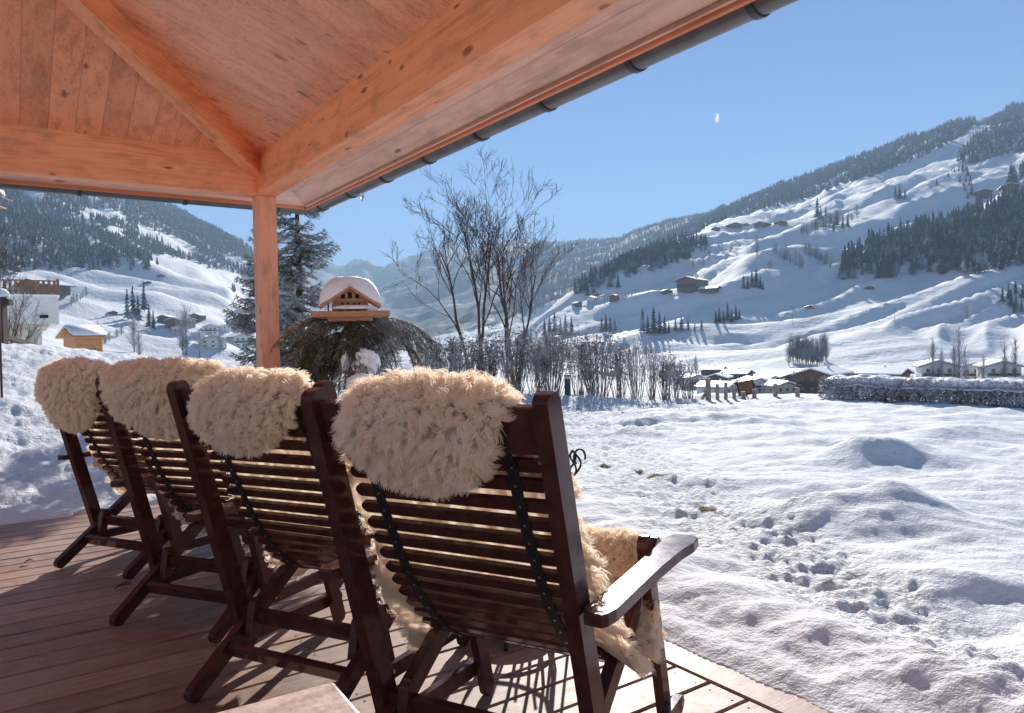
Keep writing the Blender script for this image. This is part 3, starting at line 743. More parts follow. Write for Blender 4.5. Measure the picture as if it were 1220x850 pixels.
# ------------------------------------------------------------------ chairs
W = .2875
SL = [(.098, .845), (.113, .803), (.131, .757), (.150, .715), (.170, .673), (.190, .632), (.212, .590), (.234, .549), (.258, .511), (.284, .474), (.313, .438), (.345, .402), (.380, .366), (.415, .341), (.452, .320), (.492, .308), (.533, .306), (.572, .320), (.606, .350), (.636, .385), (.662, .424)]
def slope_post(z): return .033 + (.986 - z) * (.255 / .873)
def _rivet():
    bm = bmesh.new(); add_cyl(bm, (0, 0, 0), (0, 0, .0018), .0032, 8); me = bpy.data.meshes.new('rivet'); bm.to_mesh(me); bm.free(); me.materials.append(M['steel']); return me
RIVET = _rivet()
def make_chair():
    t = empty('deck_chair'); c = M['chair']
    for s in (-1, 1):
        plank('back_post', (s * W, slope_post(.075), .075), (s * W, slope_post(.995), .995), (0, 1, .29), .058, .034, c, t, .027, .020, .004)
        plank('seat_leg', (s * (W - .036), .012, .018), (s * (W - .036), .80, .530), (0, -1, 1.5), .050, .030, c, t, .022, .02, .004)
        plank('front_leg', (s * (W - .002), .765, .002), (s * (W - .002), .592, .592), (0, 1, .2), .050, .026, c, t, .018, .022, .004)
        plank('side_link', (s * (W + .026), .255, .105), (s * (W + .026), .805, .088), (0, 0, 1), .046, .022, c, t, .022, .022, .004)
        # armrest: outline in plan, wider at the front
        bm = bmesh.new()
        prof = [(.11, -.020), (.125, -.030), (.16, -.033), (.45, -.031), (.62, -.036), (.70, -.046), (.745, -.046), (.765, -.034), (.77, -.012), (.765, .020), (.745, .034), (.70, .036), (.60, .031), (.45, .028), (.14, .028), (.115, .018)]
        zz = .548; top = []; bot = []
        for y, x in prof:
            X = s * (W + .052 - x * 1.0); top.append(bm.verts.new((X, y, zz + .013))); bot.append(bm.verts.new((X, y, zz - .013)))
        ft = bm.faces.new(top); fb = bm.faces.new(bot[::-1]); n = len(prof)
        for i in range(n): bm.faces.new((top[i], bot[i], bot[(i + 1) % n], top[(i + 1) % n]))
        bmesh.ops.bevel(bm, geom=list(ft.edges) + list(fb.edges), offset=.005, segments=3, affect='EDGES', profile=.6)
        bmesh.ops.recalc_face_normals(bm, faces=bm.faces)
        bm_obj('armrest', bm, c, t)
        # round wing bolts where legs, links and posts meet
        for (y, z, x) in ((slope_post(.53), .53, W + .017), (.275, .105, W + .037), (.77, .095, W + .037), (.685, .30, W + .012)):
            bm = bmesh.new(); add_cyl(bm, (s * x, y, z), (s * (x + .004), y, z), .0065, 10); bm_obj('bolt', bm, M['steel'], t)
    plank('knob', (-W + .075, .235, .14), (-W + .075, .262, .262), (0, 1, 0), .040, .030, c, t, 0, .019)
    plank('knob', (W - .075, .235, .14), (W - .075, .262, .262), (0, 1, 0), .040, .030, c, t, 0, .019)
    # rails between the posts (width direction follows the post)
    pd = (0, -.28, .96)
    def rail(name, z, wdt, dy=0, x=W - .018, th=.022, wd=pd, y=None):
        yy = slope_post(z) + dy if y is None else y
        return plank(name, (-x, yy, z), (x, yy, z), wd, wdt, th, c, t, 0, 0, .003)
    rail('top_rail', .922, .098, .0)
    rail('lower_rail', .205, .052, .0)
    rail('lower_rail', .118, .052, x=W - .05, wd=(0, -.5, .8), y=.176)
    rail('front_board', .492, .060, x=W - .055, wd=(0, .25, .96), y=.690)
    rail('front_board', .412, .060, x=W - .055, wd=(0, .25, .96), y=.712)
    # slats hung on two webbing straps
    pts = [np.array(p) for p in SL]
    for k, p in enumerate(pts):
        a = pts[max(0, k - 1)]; b = pts[min(len(pts) - 1, k + 1)]; d = (b - a) / np.linalg.norm(b - a)
        plank('slat', (-.251, p[0], p[1]), (.251, p[0], p[1]), (0, d[0], d[1]), .0280, .0125, c, t, .0125, .0125, .002)
    for s in (-1, 1):
        path = [(slope_post(.90) - .016, .905)] + [tuple(p) for p in pts] + [(.678, .468)]
        P = np.array(path); tg = np.gradient(P, axis=0); tg /= np.linalg.norm(tg, axis=1)[:, None]
        nrm = np.stack([-tg[:, 1], tg[:, 0]], 1); nrm *= np.where(nrm[:, :1] > 0, -1, 1)   # towards the back
        # dense polyline
        V = []; hw = .0135
        for q, nn in zip(P, nrm):
            for x, o in ((-hw, .0072), (hw, .0072), (hw, .0096), (-hw, .0096)): V.append((s * .182 + x, q[0] + nn[0] * o, q[1] + nn[1] * o))
        F = []
        for i in range(len(P) - 1):
            for j in range(4): F.append((i * 4 + j, i * 4 + (j + 1) % 4, i * 4 + 4 + (j + 1) % 4, i * 4 + 4 + j))
        st = link('strap', mesh_np('strap', V, np.array(F), M['strap']), t)
        for q, nn in zip(P[1:-1], nrm[1:-1]):
            r_ = link('rivet', RIVET, st); r_.location = (s * .182, q[0] + nn[0] * .0096, q[1] + nn[1] * .0096); r_.rotation_euler = (math.atan2(-nn[0], nn[1]), 0, 0)
    return t
POSE = [(-.208, 1.491, .495), (-.792, 2.125, .462), (-1.362, 2.79, .385), (-2.088, 3.59, .432)]
chair0 = make_chair()
LAB = ['dark brown slatted deck chair nearest the camera with its right armrest in full view', 'dark brown slatted deck chair second from the camera, its left post beside the third fleece',
       'dark brown slatted deck chair third from the camera with a fleece over its whole top', 'farthest dark brown slatted deck chair at the left end of the row']
chairs = []
for k, (x, y, a) in enumerate(POSE):
    o = chair0 if k == 0 else copy_tree(chair0)
    o.location = (x, y, .002); o.rotation_euler = (0, 0, -a)
    tag(o, LAB[k], 'deck chair', 'slatted deck chairs in a row on the terrace'); chairs.append(o)

# ------------------------------------------------------------------ sheepskins
def resample(P, n):
    P = np.asarray(P, float); d = np.r_[0, np.cumsum(np.linalg.norm(np.diff(P, axis=0), axis=1))]
    # smooth by chaikin first
    for _ in range(3):
        Q = [P[0]]
        for a, b in zip(P[:-1], P[1:]): Q += [a * .75 + b * .25, a * .25 + b * .75]
        Q.append(P[-1]); P = np.array(Q)
    d = np.r_[0, np.cumsum(np.linalg.norm(np.diff(P, axis=0), axis=1))]
    s = np.linspace(0, d[-1], n); return np.stack([np.interp(s, d, P[:, k]) for k in range(P.shape[1])], 1), s
def make_fleece(k, label, xs=0.0, flap=.20, wf=.20, cover=0.0, skew=0.0, nstr=26000, rad=.0011, wb=.265, seed=1, name='sheepskin', length=.036, gray=0):
    rng = np.random.default_rng(seed)
    x0, y0, a = POSE[k]
    o = empty(name, (x0, y0, .002), -a)
    zt = .985 + cover * .028
    zb = zt - flap
    # (y, z, halfwidth, side droop, x shift)
    P = [(slope_post(zb + a_ * flap) - .026 - .004 * q_, zb + a_ * flap, wf * w_, 0, xs + skew * (1 - a_)) for q_, (a_, w_) in enumerate(((0, .12), (.05, .40), (.14, .63), (.27, .81), (.45, .94), (.68, 1.02)))] + [
         (slope_post(.93) - .030, zt - .045, wf * 1.04, .0, xs), (slope_post(.97) - .022, zt - .008, wf * 1.04, .0, xs), (slope_post(.98) + .004, zt + .003, wf * 1.05, 0, xs), (slope_post(.97) + .032, zt - .012, wf * 1.05, 0, xs),
         (slope_post(.93) + .034, .93, wf * 1.05, 0, xs), (.100, .87, .215, 0, xs * .8)]
    for (y, z), hw, dr in zip(SL[1::2], [.225, .235, .25, .262, .275, .285, .30, .315, .325, .33], [0, 0, .02, .04, .06, .08, .11, .13, .15, .16]):
        P.append((y + .022, z + .014 if y < .4 else z + .02, hw * wb / .265, dr, xs * .3))
    P += [(.655, .50, .30 * wb / .265, .15, 0), (.70, .545, .27, .12, 0), (.74, .54, .25, .1, 0), (.752, .47, .22, .05, 0), (.757, .41, .16, 0, 0), (.757, .375, .05, 0, 0)]
    Q, s = resample(P, 120)
    nt_ = 41; tt = np.linspace(-1, 1, nt_)
    tg = np.gradient(Q[:, :2], axis=0); tg /= np.linalg.norm(tg, axis=1)[:, None]
    nr = np.stack([-tg[:, 1], tg[:, 0]], 1)          # outward: behind on the flap, up over the rail, forward on the back
    ref = np.array([[-1.0, 0.0]])
    # orientation: at the first point outward is -y
    if nr[2, 0] > 0: nr = -nr
    # wobbly outline
    wob = 1 + .07 * noise(s * 7, np.zeros_like(s), seed) + .03 * noise(s * 23, np.ones_like(s), seed)
    wobL = 1 + .10 * noise(s * 6, np.full_like(s, 4.2), seed + 5) + .03 * noise(s * 21, np.full_like(s, 1.7), seed + 6)
    HW = Q[:, 2][:, None] * np.where(tt[None, :] > 0, wob[:, None], wobL[:, None])
    HW = HW * (1 - .17 * sst(60, 80, np.arange(len(s)))[:, None] * (tt[None, :] > 0))
    X = Q[:, 4][:, None] + HW * tt[None, :]
    ex = np.maximum(0, np.abs(tt)[None, :] * HW - .215)          # part beyond the slats
    dr = Q[:, 3][:, None]
    fold = np.clip(dr * 4.0, 0, 1)
    X = X - np.sign(tt)[None, :] * ex * fold * .45
    drop = ex * fold * np.where(tt[None, :] < 0, 1.35, .80)
    Yb = Q[:, 0][:, None] + nr[:, 0][:, None] * (.004 * noise(X * 9, s[:, None] * 9, seed + 3)); Zb = Q[:, 1][:, None] + nr[:, 1][:, None] * (.004 * noise(X * 9, s[:, None] * 9, seed + 3)) - drop
    # bend loose edges on the back side of the backrest
    Yb = Yb - ex * (1 - fold) * .15
    puff = (.034 * np.sqrt(np.clip(1 - tt[None, :]**2, 0, 1)) - .006) * (sst(0, 6, np.arange(len(s))) * (1 - sst(34, 44, np.arange(len(s)))))[:, None]
    Yb = Yb + nr[:, 0][:, None] * puff; Zb = Zb + nr[:, 1][:, None] * puff
    V = np.stack([X, Yb, Zb], -1)
    ns = len(s)
    i = np.arange(ns - 1)[:, None] * nt_; j = np.arange(nt_ - 1)[None, :]; q0 = i + j
    F = np.stack([q0, q0 + 1, q0 + nt_ + 1, q0 + nt_], -1).reshape(-1, 4)
    # normals
    dS = np.gradient(V, axis=0); dT = np.gradient(V, axis=1); N = np.cross(dS, dT); N /= np.linalg.norm(N, axis=2)[..., None] + 1e-9
    c_ = nt_ // 2; dots = N[:, c_, 1] * nr[:, 0] + N[:, c_, 2] * nr[:, 1]
    if np.median(dots) < 0: N = -N
    # thickness: two layers
    V2 = V - N * .003
    n0 = ns * nt_
    F2 = F[:, ::-1] + n0
    rim = []
    def edge(idx):
        for p, q in zip(idx[:-1], idx[1:]): rim.append((p, q, q + n0, p + n0))
    edge([c_ for c_ in range(nt_)]); edge([(ns - 1) * nt_ + c_ for c_ in range(nt_)][::-1]); edge([r_ * nt_ for r_ in range(ns)][::-1]); edge([r_ * nt_ + nt_ - 1 for r_ in range(ns)])
    skin = link('leather_skin', mesh_np('leather_skin', np.concatenate([V.reshape(-1, 3), V2.reshape(-1, 3)]), np.concatenate([F, F2, np.array(rim)]), M['leather'], True), o)
    # wool strands: locks (clumps) with curl
    def sample(n, uu=None, vv=None):
        # area weighted by halfwidth
        wt = np.where((np.arange(ns) > 34) & (np.arange(ns) < 80), .3, 1.3); cum = np.cumsum(HW.mean(1) * wt); cum /= cum[-1]
        si = np.interp(rng.random(n), cum, np.arange(ns)); ti = rng.random(n) * (nt_ - 1)
        edge_ = rng.random(n) < np.where((si > 42) & (si < 104), .38, .10); ti = np.where(edge_, np.where(rng.random(n) < .5, rng.random(n)**1.5 * 6, nt_ - 1 - rng.random(n)**1.5 * 6), ti)
        return si, ti
    def bil(A_, si, ti):
        a0 = np.clip(si.astype(int), 0, ns - 2); b0 = np.clip(ti.astype(int), 0, nt_ - 2); fa = (si - a0)[:, None]; fb = (ti - b0)[:, None]
        return (A_[a0, b0] * (1 - fa) + A_[a0 + 1, b0] * fa) * (1 - fb) + (A_[a0, b0 + 1] * (1 - fa) + A_[a0 + 1, b0 + 1] * fa) * fb
    si, ti = sample(nstr)
    root = bil(V, si, ti); nn = bil(N, si, ti)
    nn /= np.linalg.norm(nn, axis=1)[:, None]
    # outward lean at the edges so that wool closes the outline
    side = (ti / (nt_ - 1) * 2 - 1); sd = np.stack([np.sign(side) * np.clip((np.abs(side) - .80) / .20, 0, 1)**1.5, np.zeros(nstr), np.zeros(nstr)], 1)
    endl = np.clip(1 - si / 9, 0, 1) * .9; tgd = np.zeros((nstr, 3)); a0 = np.clip(si.astype(int), 0, ns - 1); tgd[:, 1] = -tg[a0, 0]; tgd[:, 2] = -tg[a0, 1]
    endf = np.clip((si - ns + 8) / 8, 0, 1) * .9
    dirv = nn + sd * 1.1 + tgd * endl[:, None] - tgd * endf[:, None]; dirv /= np.linalg.norm(dirv, axis=1)[:, None]
    # lock centres
    nc = max(300, int(nstr / 24)); ci, cti = sample(nc); croot = bil(V, ci, cti)
    g_ = .03; cell = {}
    key = np.floor(croot / g_).astype(int)
    for n_, kk in enumerate(map(tuple, key)): cell.setdefault(kk, []).append(n_)
    best = np.zeros(nstr, int); bd = np.full(nstr, 9.0); rk = np.floor(root / g_).astype(int)
    groups = {}
    order = np.lexsort(rk.T); rks = rk[order]; brk = np.r_[0, np.flatnonzero((np.diff(rks, axis=0) != 0).any(1)) + 1, nstr]
    for b0, b1 in zip(brk[:-1], brk[1:]):
        ids = order[b0:b1]; kx, ky, kz = rks[b0]; cand = []
        for dx in (-1, 0, 1):
            for dy in (-1, 0, 1):
                for dz in (-1, 0, 1): cand += cell.get((kx + dx, ky + dy, kz + dz), [])
        if not cand: cand = [0]
        cand = np.array(cand); D = np.linalg.norm(root[ids][:, None, :] - croot[cand][None], axis=2); mi = D.argmin(1); best[ids] = cand[mi]; bd[ids] = D[np.arange(len(ids)), mi]
    ok = bd < .05
    crand = rng.normal(0, 1, (nc, 3)) * .34; clen = length * (.75 + .5 * rng.random(nc)); cph = rng.random(nc) * 6.28
    Lh = clen[best] * (.85 + .3 * rng.random(nstr))
    ldir = dirv + crand[best] + rng.normal(0, .12, (nstr, 3)) + np.array([0, 0, -.16]); ldir /= np.linalg.norm(ldir, axis=1)[:, None]
    ldir = np.where((ldir * nn).sum(1)[:, None] < .1, ldir + nn * .4, ldir); ldir /= np.linalg.norm(ldir, axis=1)[:, None]
    K = 6; uu = np.linspace(0, 1, K)
    perp = np.cross(ldir, np.array([.3, .5, .8])); perp /= np.linalg.norm(perp, axis=1)[:, None]; perp2 = np.cross(ldir, perp)
    pts = np.zeros((nstr, K, 3))
    for q, u in enumerate(uu):
        p = root + ldir * (Lh * u)[:, None]
        cl = croot[best] + ldir * (Lh * u)[:, None]
        wgt = np.where(ok, .48 * u**1.1, 0)[:, None]
        p = p * (1 - wgt) + cl * wgt
        ph = cph[best] + u * 8.0; am = .0065 * u**.8
        p = p + perp * (np.cos(ph) * am)[:, None] + perp2 * (np.sin(ph) * am)[:, None] + np.array([0, 0, -.010]) * u**2
        pts[:, q] = p
    hc = bpy.data.hair_curves.new('wool'); hc.add_curves([K] * nstr)
    hc.points.foreach_set('position', pts.astype(np.float32).ravel())
    ra = np.tile(rad * np.array([1, 1, .95, .85, .65, .25]), nstr).astype(np.float32)
    hc.points.foreach_set('radius', ra)
    hc.materials.append(M['wool'])
    link('wool', hc, o)
    tag(o, label, 'sheepskin', 'cream sheepskins draped over the deck chairs')
    return o
make_fleece(0, 'cream sheepskin over the nearest deck chair, round flap hanging behind its top rail', xs=.012, flap=.160, wf=.172, skew=-.005, nstr=125000, rad=.0008, seed=3, wb=.31)
make_fleece(1, 'cream sheepskin on the second chair, hanging left of centre with bare dark rail at right', xs=.03, flap=.160, wf=.176, skew=-.055, nstr=80000, rad=.0010, seed=8)
make_fleece(2, 'wide cream sheepskin on the third chair from the camera, covering its whole top rail', xs=.03, flap=.215, wf=.25, cover=1, skew=.0, nstr=75000, rad=.0012, seed=13)
make_fleece(3, 'tan sheepskin on the farthest chair, hanging out over its left post', xs=-.10, flap=.28, wf=.20, cover=1, skew=-.06, nstr=60000, rad=.0014, seed=21)

# ------------------------------------------------------------------ haze
hz = NT('valley haze'); hz.t.nodes.remove(hz.p)
pv = hz.n('VolumePrincipled'); pv.inputs['Color'].default_value = (.50, .74, 1.0, 1); pv.inputs['Density'].default_value = HAZE = 1.6e-4
pv.inputs['Anisotropy'].default_value = 0.05
hz.L(pv.outputs[0], hz.o.inputs['Volume'])
box('haze', (-11500, -11500, -60), (11500, 11500, 1120), hz.m, None, 0)
tag(bpy.data.objects['haze'], kind='stuff')

# ------------------------------------------------------------------ conifers far away
def conifer_np(seed, tiers=8, n=8, h=1.0, r=.19):
    g = np.random.default_rng(seed); V = []; F = []
    for k in range(tiers):
        f = k / tiers; z1 = .06 + .94 * (k + 1.75) / (tiers + .75) if k < tiers - 1 else 1.0; z0 = .06 + .90 * f
        R = r * (1 - f)**.85 * (.9 + .25 * g.random()) + .012
        b = len(V); V.append((g.normal() * .004, g.normal() * .004, min(1.0, z1)))
        ph = g.random() * 6.28
        for i in range(2 * n):
            a = ph + i * PI / n; rr = R * (1.0 if i % 2 == 0 else .52) * (.75 + .5 * g.random())
            V.append((math.cos(a) * rr, math.sin(a) * rr, z0 + (0 if i % 2 == 0 else .045) + g.normal() * .008))
        for i in range(2 * n): F.append((b, b + 1 + i, b + 1 + (i + 1) % (2 * n)))
    return np.array(V) * h, np.array(F)
def trunk_np(h=.12, r=.012, n=5):
    return tubes_np([([(0, 0, -.03), (0, 0, h)], [r, r * .9])], n)
PROTO = [conifer_np(s, 8, 7) for s in range(6)]
PROTO_LO = [conifer_np(s + 20, 4, 4) for s in range(6)]
def merge(protos, pos, hgt, seed=0, slim=1.0):
    g = np.random.default_rng(seed); Vs = []; Fs = []; off = 0; pid = g.integers(0, len(protos), len(pos))
    for p in range(len(protos)):
        ids = np.flatnonzero(pid == p)
        if not len(ids): continue
        V, F = protos[p]; a = g.random(len(ids)) * 6.28; hh = hgt[ids]; wd = hh * slim * (.75 + .5 * g.random(len(ids)))
        X = (V[None, :, 0] * np.cos(a)[:, None] - V[None, :, 1] * np.sin(a)[:, None]) * wd[:, None] + pos[ids, 0][:, None]
        Y = (V[None, :, 0] * np.sin(a)[:, None] + V[None, :, 1] * np.cos(a)[:, None]) * wd[:, None] + pos[ids, 1][:, None]
        Z = V[None, :, 2] * hh[:, None] + pos[ids, 2][:, None]
        Vs.append(np.stack([X, Y, Z], -1).reshape(-1, 3))
        Fs.append((F[None] + (np.arange(len(ids)) * len(V))[:, None, None] + off).reshape(-1, 3)); off += len(ids) * len(V)
    return np.concatenate(Vs), np.concatenate(Fs)
def in_poly(px, py, poly):
    ins = np.zeros(px.shape, bool); n = len(poly)
    for i in range(n):
        x1, y1 = poly[i]; x2, y2 = poly[(i + 1) % n]
        c = ((y1 > py) != (y2 > py)) & (px < (x2 - x1) * (py - y1) / (y2 - y1 + 1e-12) + x1); ins ^= c
    return ins
def scatter(poly, d0, d1, spacing, seed, mask=None, tol=.004):
    g = np.random.default_rng(seed); xs = [p[0] for p in poly]
    a0, a1 = horizon_az(min(xs) - 12), horizon_az(max(xs) + 12)
    n = int((a1 - a0) * (d1 * d1 - d0 * d0) / 2 / spacing**2)
    a = a0 + (a1 - a0) * g.random(n); d = np.sqrt(d0 * d0 + (d1 * d1 - d0 * d0) * g.random(n))
    X, Y = np.sin(a) * d, np.cos(a) * d; Z = gz(X, Y); px, py, _ = project(np.stack([X, Y, Z], -1))
    k = in_poly(px, py, poly) & visible(X, Y, Z, tol)
    if mask is not None: k &= mask(X, Y, px, py, g)
    return np.stack([X[k], Y[k], Z[k]], -1)
def forest(name, pos, h0, h1, seed, lo=False, slim=1.0):
    g = np.random.default_rng(seed + 99); hgt = h0 + (h1 - h0) * g.random(len(pos))**1.3
    V, F = merge(PROTO_LO if lo else PROTO, pos - np.array([0, 0, .5]), hgt, seed, slim)
    o = link(name, mesh_np(name, V, F, M['conifer'])); tag(o, kind='stuff'); return o
def gapmask(sc_, thr, s=0):
    return lambda X, Y, px, py, g: noise(X / sc_, Y / sc_, 300 + s) + .5 * noise(X / sc_ * 2.7, Y / sc_ * 2.7, 301 + s) > thr
big = scatter([(990, 333), (1004, 318), (1030, 300), (1060, 285), (1100, 275), (1140, 262), (1180, 250), (1232, 232), (1232, 326), (1180, 322), (1150, 330), (1100, 326), (1050, 334)], 700, 1350, 8.2, 1)
dist = np.hypot(big[:, 0], big[:, 1]); near_ids = np.argsort(dist)[:200]; rest = np.ones(len(big), bool); rest[near_ids] = False
forest('spruce_forest', big[rest], 20, 31, 2)
conifer_meshes = []
for s in range(6):
    V, F = PROTO[s]; Vt, Ft = trunk_np(); conifer_meshes.append((mesh_np('conifer crown', V, F, M['conifer']), mesh_np('conifer trunk', Vt, Ft, M['bark'])))
NEARF = 'tall frosted spruce at the lower edge of the big forest on the right hillside'
def far_conifer(x, y, z, h, label, group, k, slim=1.0):
    o = empty('spruce_tree', (x, y, z - .3), k * 1.7); o.scale = (h * slim, h * slim, h)
    c, t = conifer_meshes[k % 6]
    link('crown', c, o); link('trunk', t, o); tag(o, label, 'tree', group); return o
for n_, i in enumerate(near_ids):
    far_conifer(*big[i], 18 + 11 * random.random(), NEARF, 'spruces along the front of the right hillside forest', n_)
forest('spruce_copse', scatter([(1176, 378), (1188, 360), (1232, 338), (1232, 380)], 600, 1000, 8, 4), 10, 17, 4)
f3 = scatter([(680, 356), (694, 340), (720, 325), (760, 307), (800, 292), (838, 288), (846, 296), (838, 304), (800, 318), (760, 332), (736, 345), (700, 355)], 850, 1750, 8.5, 5, tol=.01)
forest('knoll_forest', f3, 15, 26, 5)
lo_ = [(700, 300), (760, 292), (800, 283), (850, 272), (880, 258), (920, 248), (960, 238), (1000, 222), (1030, 214), (1060, 204), (1100, 188), (1130, 172), (1150, 160), (1162, 148), (1168, 120), (1168, 90), (640, 250), (640, 306)]
f4 = scatter(lo_, 1900, 3300, 12, 6, lambda X, Y, px, py, g: (noise(X / 200, Y / 200, 8) + .6 * noise(X / 60, Y / 60, 9) > np.where(px < 960, -.8 + .6 * ((py > np.interp(px, [780, 960], [258, 205])) & (py < np.interp(px, [780, 960], [272, 215]))), -.75)))
forest('ridge_forest', f4, 16, 26, 6, True)
f5 = scatter([(1140, 194), (1150, 176), (1185, 150), (1200, 130), (1215, 112), (1240, 90), (1240, 170), (1220, 182), (1185, 188), (1160, 196)], 1500, 3300, 12, 7, gapmask(120, -.6))
forest('upper_slope_forest', f5, 16, 26, 7, True)
f6 = scatter([(1108, 244), (1116, 214), (1150, 204), (1162, 222), (1160, 240), (1130, 246)], 1200, 2200, 15, 8, gapmask(60, -.1))
forest('slope_copse', f6, 12, 24, 8)
f6b = scatter([(1196, 226), (1205, 205), (1240, 200), (1240, 226)], 1200, 2200, 12, 18); forest('slope_copse', f6b, 14, 24, 18)
# left mountain
fl1 = scatter([(-60, 332), (-60, 262), (0, 268), (60, 262), (110, 275), (145, 292), (165, 306), (187, 327), (150, 322), (100, 325), (60, 322), (0, 330)], 900, 2200, 11, 9, gapmask(140, -.75), tol=.006)
forest('lower_left_forest', fl1, 14, 24, 9)
def lm(X, Y, px, py, g):
    t = noise(X / 260, Y / 260, 10) + .5 * noise(X / 90, Y / 90, 11)
    thr = np.where(py > np.interp(px, [0, 150, 240, 300], [270, 272, 290, 318]), -.15, -1.0)
    thr = np.where((py > np.interp(px, [180, 300], [318, 335])), .6, thr)
    snowp = np.zeros(px.shape, bool)
    for (cx_, cy_, rx, ry, sl_) in ((122, 257, 30, 6, .1), (136, 277, 14, 6, .1), (178, 279, 16, 7, .5), (214, 293, 26, 9, .45), (225, 322, 46, 12, .25), (262, 331, 30, 10, .2), (40, 235, 12, 9, .2), (282, 312, 16, 4, .3), (100, 296, 40, 2.5, .55)):
        q = ((px - cx_) / rx)**2 + ((py - cy_ - sl_ * (px - cx_)) / ry)**2 + .5 * noise(px / 9, py / 5, 40); snowp |= q < 1
    return (t > thr - .25) & ~snowp
fl2 = scatter([(-60, 300), (-60, 60), (100, 150), (190, 238), (240, 262), (300, 294), (305, 330), (290, 350), (240, 345), (190, 330), (140, 300), (60, 290)], 1500, 3300, 10.5, 12, lm, tol=.004)
forest('left_mountain_forest', fl2, 15, 24, 12, True)
fm = scatter([(600, 384), (625, 310), (640, 280), (700, 276), (740, 270), (800, 252), (860, 240), (870, 262), (800, 300), (740, 318), (690, 340), (640, 372)], 2200, 5000, 18, 13, gapmask(300, -.6)); forest('far_ridge_forest', fm, 16, 26, 13, True)

# single conifers on the open slopes
def px_tree(px, py, hpx, label, group, k, dmin=300, slim=1.0):
    x, y, z = hit(px, py, dmin); d = math.hypot(x, y); h = hpx / FPX * d
    return far_conifer(x, y, z, h, label, group, k, slim)
for k, (px, py, hp) in enumerate([(1067, 238, 14), (1072, 240, 17), (1078, 238, 11)]): px_tree(px, py, hp, 'dark spruce of the small clump on the open slope above the big forest', 'clump above the big forest', k, 900)
for k, (px, py, hp) in enumerate([(1039, 211, 12)]): px_tree(px, py, hp, 'lone dark spruce on the open snow just under the right ridge', None, k, 900)
for k, (px, py, hp) in enumerate([(974, 262, 24), (978, 265, 18), (984, 268, 20), (990, 268, 14), (997, 270, 17), (1004, 272, 12), (1010, 273, 15), (981, 272, 13), (993, 276, 11)]): px_tree(px, py, hp, 'spruce of the thin clump on the farmland left of the upper slope', 'thin clump on the upper farmland', k, 900)
for k, (px, py, hp) in enumerate([(886, 345, 16), (891, 346, 14), (896, 345, 20), (901, 345, 24), (906, 346, 15), (909, 346, 9)]): px_tree(px, py, hp, 'dark spruce in the pointed clump between the hillside farms', 'pointed clump between the farms', k, 500)
for k, (px, py, hp) in enumerate([(853, 386, 16), (857, 386, 20), (862, 385, 14), (867, 384, 22), (872, 385, 17), (877, 383, 20), (881, 381, 12), (863, 388, 11)]): px_tree(px, py, hp, 'dark spruce in the clump on the mid slope right of the bare bushes', 'mid slope spruce clump', k, 500)
for k, (px, py, hp) in enumerate([(766, 398, 30), (772, 399, 24), (779, 400, 34), (786, 399, 28), (792, 400, 22), (797, 398, 15), (805, 397, 17), (812, 397, 21), (820, 396, 15), (828, 396, 12), (836, 396, 14)]): px_tree(px, py, hp, 'frosted spruce in the group on the lit slope above the shrub row', 'spruces above the shrub row', k, 400)
for k, (px, py, hp) in enumerate([(717, 396, 18), (722, 397, 24), (727, 397, 20), (733, 395, 14)]): px_tree(px, py, hp, 'small frosted spruce of the clump left of the hillside barns', 'clump left of the barns', k, 400)
for k, (px, py, hp) in enumerate([(649, 400, 20), (655, 401, 25), (661, 402, 30), (668, 402, 22), (674, 403, 28), (681, 402, 24)]): px_tree(px, py, hp, 'pale frosted spruce low on the valley side behind the bare tree', 'spruces low on the valley side', k, 400)
for k, (px, py, hp) in enumerate([(152, 382, 34), (159, 384, 40), (165, 385, 30), (172, 372, 34), (178, 392, 27), (183, 394, 22)]): px_tree(px, py, hp, 'dark spruce standing above the village on the left slope', 'spruces above the left village', k, 300, .8)

# bare groves / bushes far away: clouds of thin sticks
def twig_tree_np(seed, h=1.0, n=120, spread=.33, base=.28):
    g = np.random.default_rng(seed); P = []
    for i in range(n):
        a = g.random() * 6.28; e = g.random()**.5; ph = (g.random() - .5) * PI; cr = math.cos(ph) * spread * e; cz = .60 + .40 * math.sin(ph) * e
        tip = np.array([math.cos(a) * cr, math.sin(a) * cr, cz]); root = np.array([0, 0, max(.10, cz - cr * 1.15 - .06)]); w_ = .0055
        mid = root * .5 + tip * .5 + np.array([0, 0, .03]) + g.normal(0, .012, 3)
        P.append(([root, mid, tip], [w_, w_ * .7, w_ * .35]))
        for q in range(2):
            t_ = .4 + .5 * g.random(); s = root * (1 - t_) + tip * t_; e2 = s + g.normal(0, .05, 3) + np.array([0, 0, .05]); P.append(([s, e2], [w_ * .55, w_ * .3]))
    V, F = tubes_np(P, 3); return V * h, F
TW = [mesh_np('bare crown', *twig_tree_np(s), M['grove']) for s in range(4)]
TWT = mesh_np('bare trunk', *tubes_np([([(0, 0, -.05), (0, 0, .35), (0, 0, .85)], [.020, .014, .005])], 5), M['bark'])
def bare_far(px, py, hpx, label, group, k, dmin=60, slim=1.0, name='bare_tree'):
    x, y, z = hit(px, py, dmin); d = math.hypot(x, y); h = hpx / FPX * d
    o = empty(name, (x, y, z - .1), k * 2.1); o.scale = (h * slim, h * slim, h); link('crown', TW[k % 4], o); link('trunk', TWT, o); tag(o, label, 'tree', group)
for k in range(26): bare_far(940 + 46 * ((k * .618) % 1), 437 - 2 * ((k * .37) % 1) * 4, 24 + 10 * ((k * .73) % 1), 'leafless tree of the grey grove above the valley roofs', 'grey grove above the roofs', k, 300, .8)
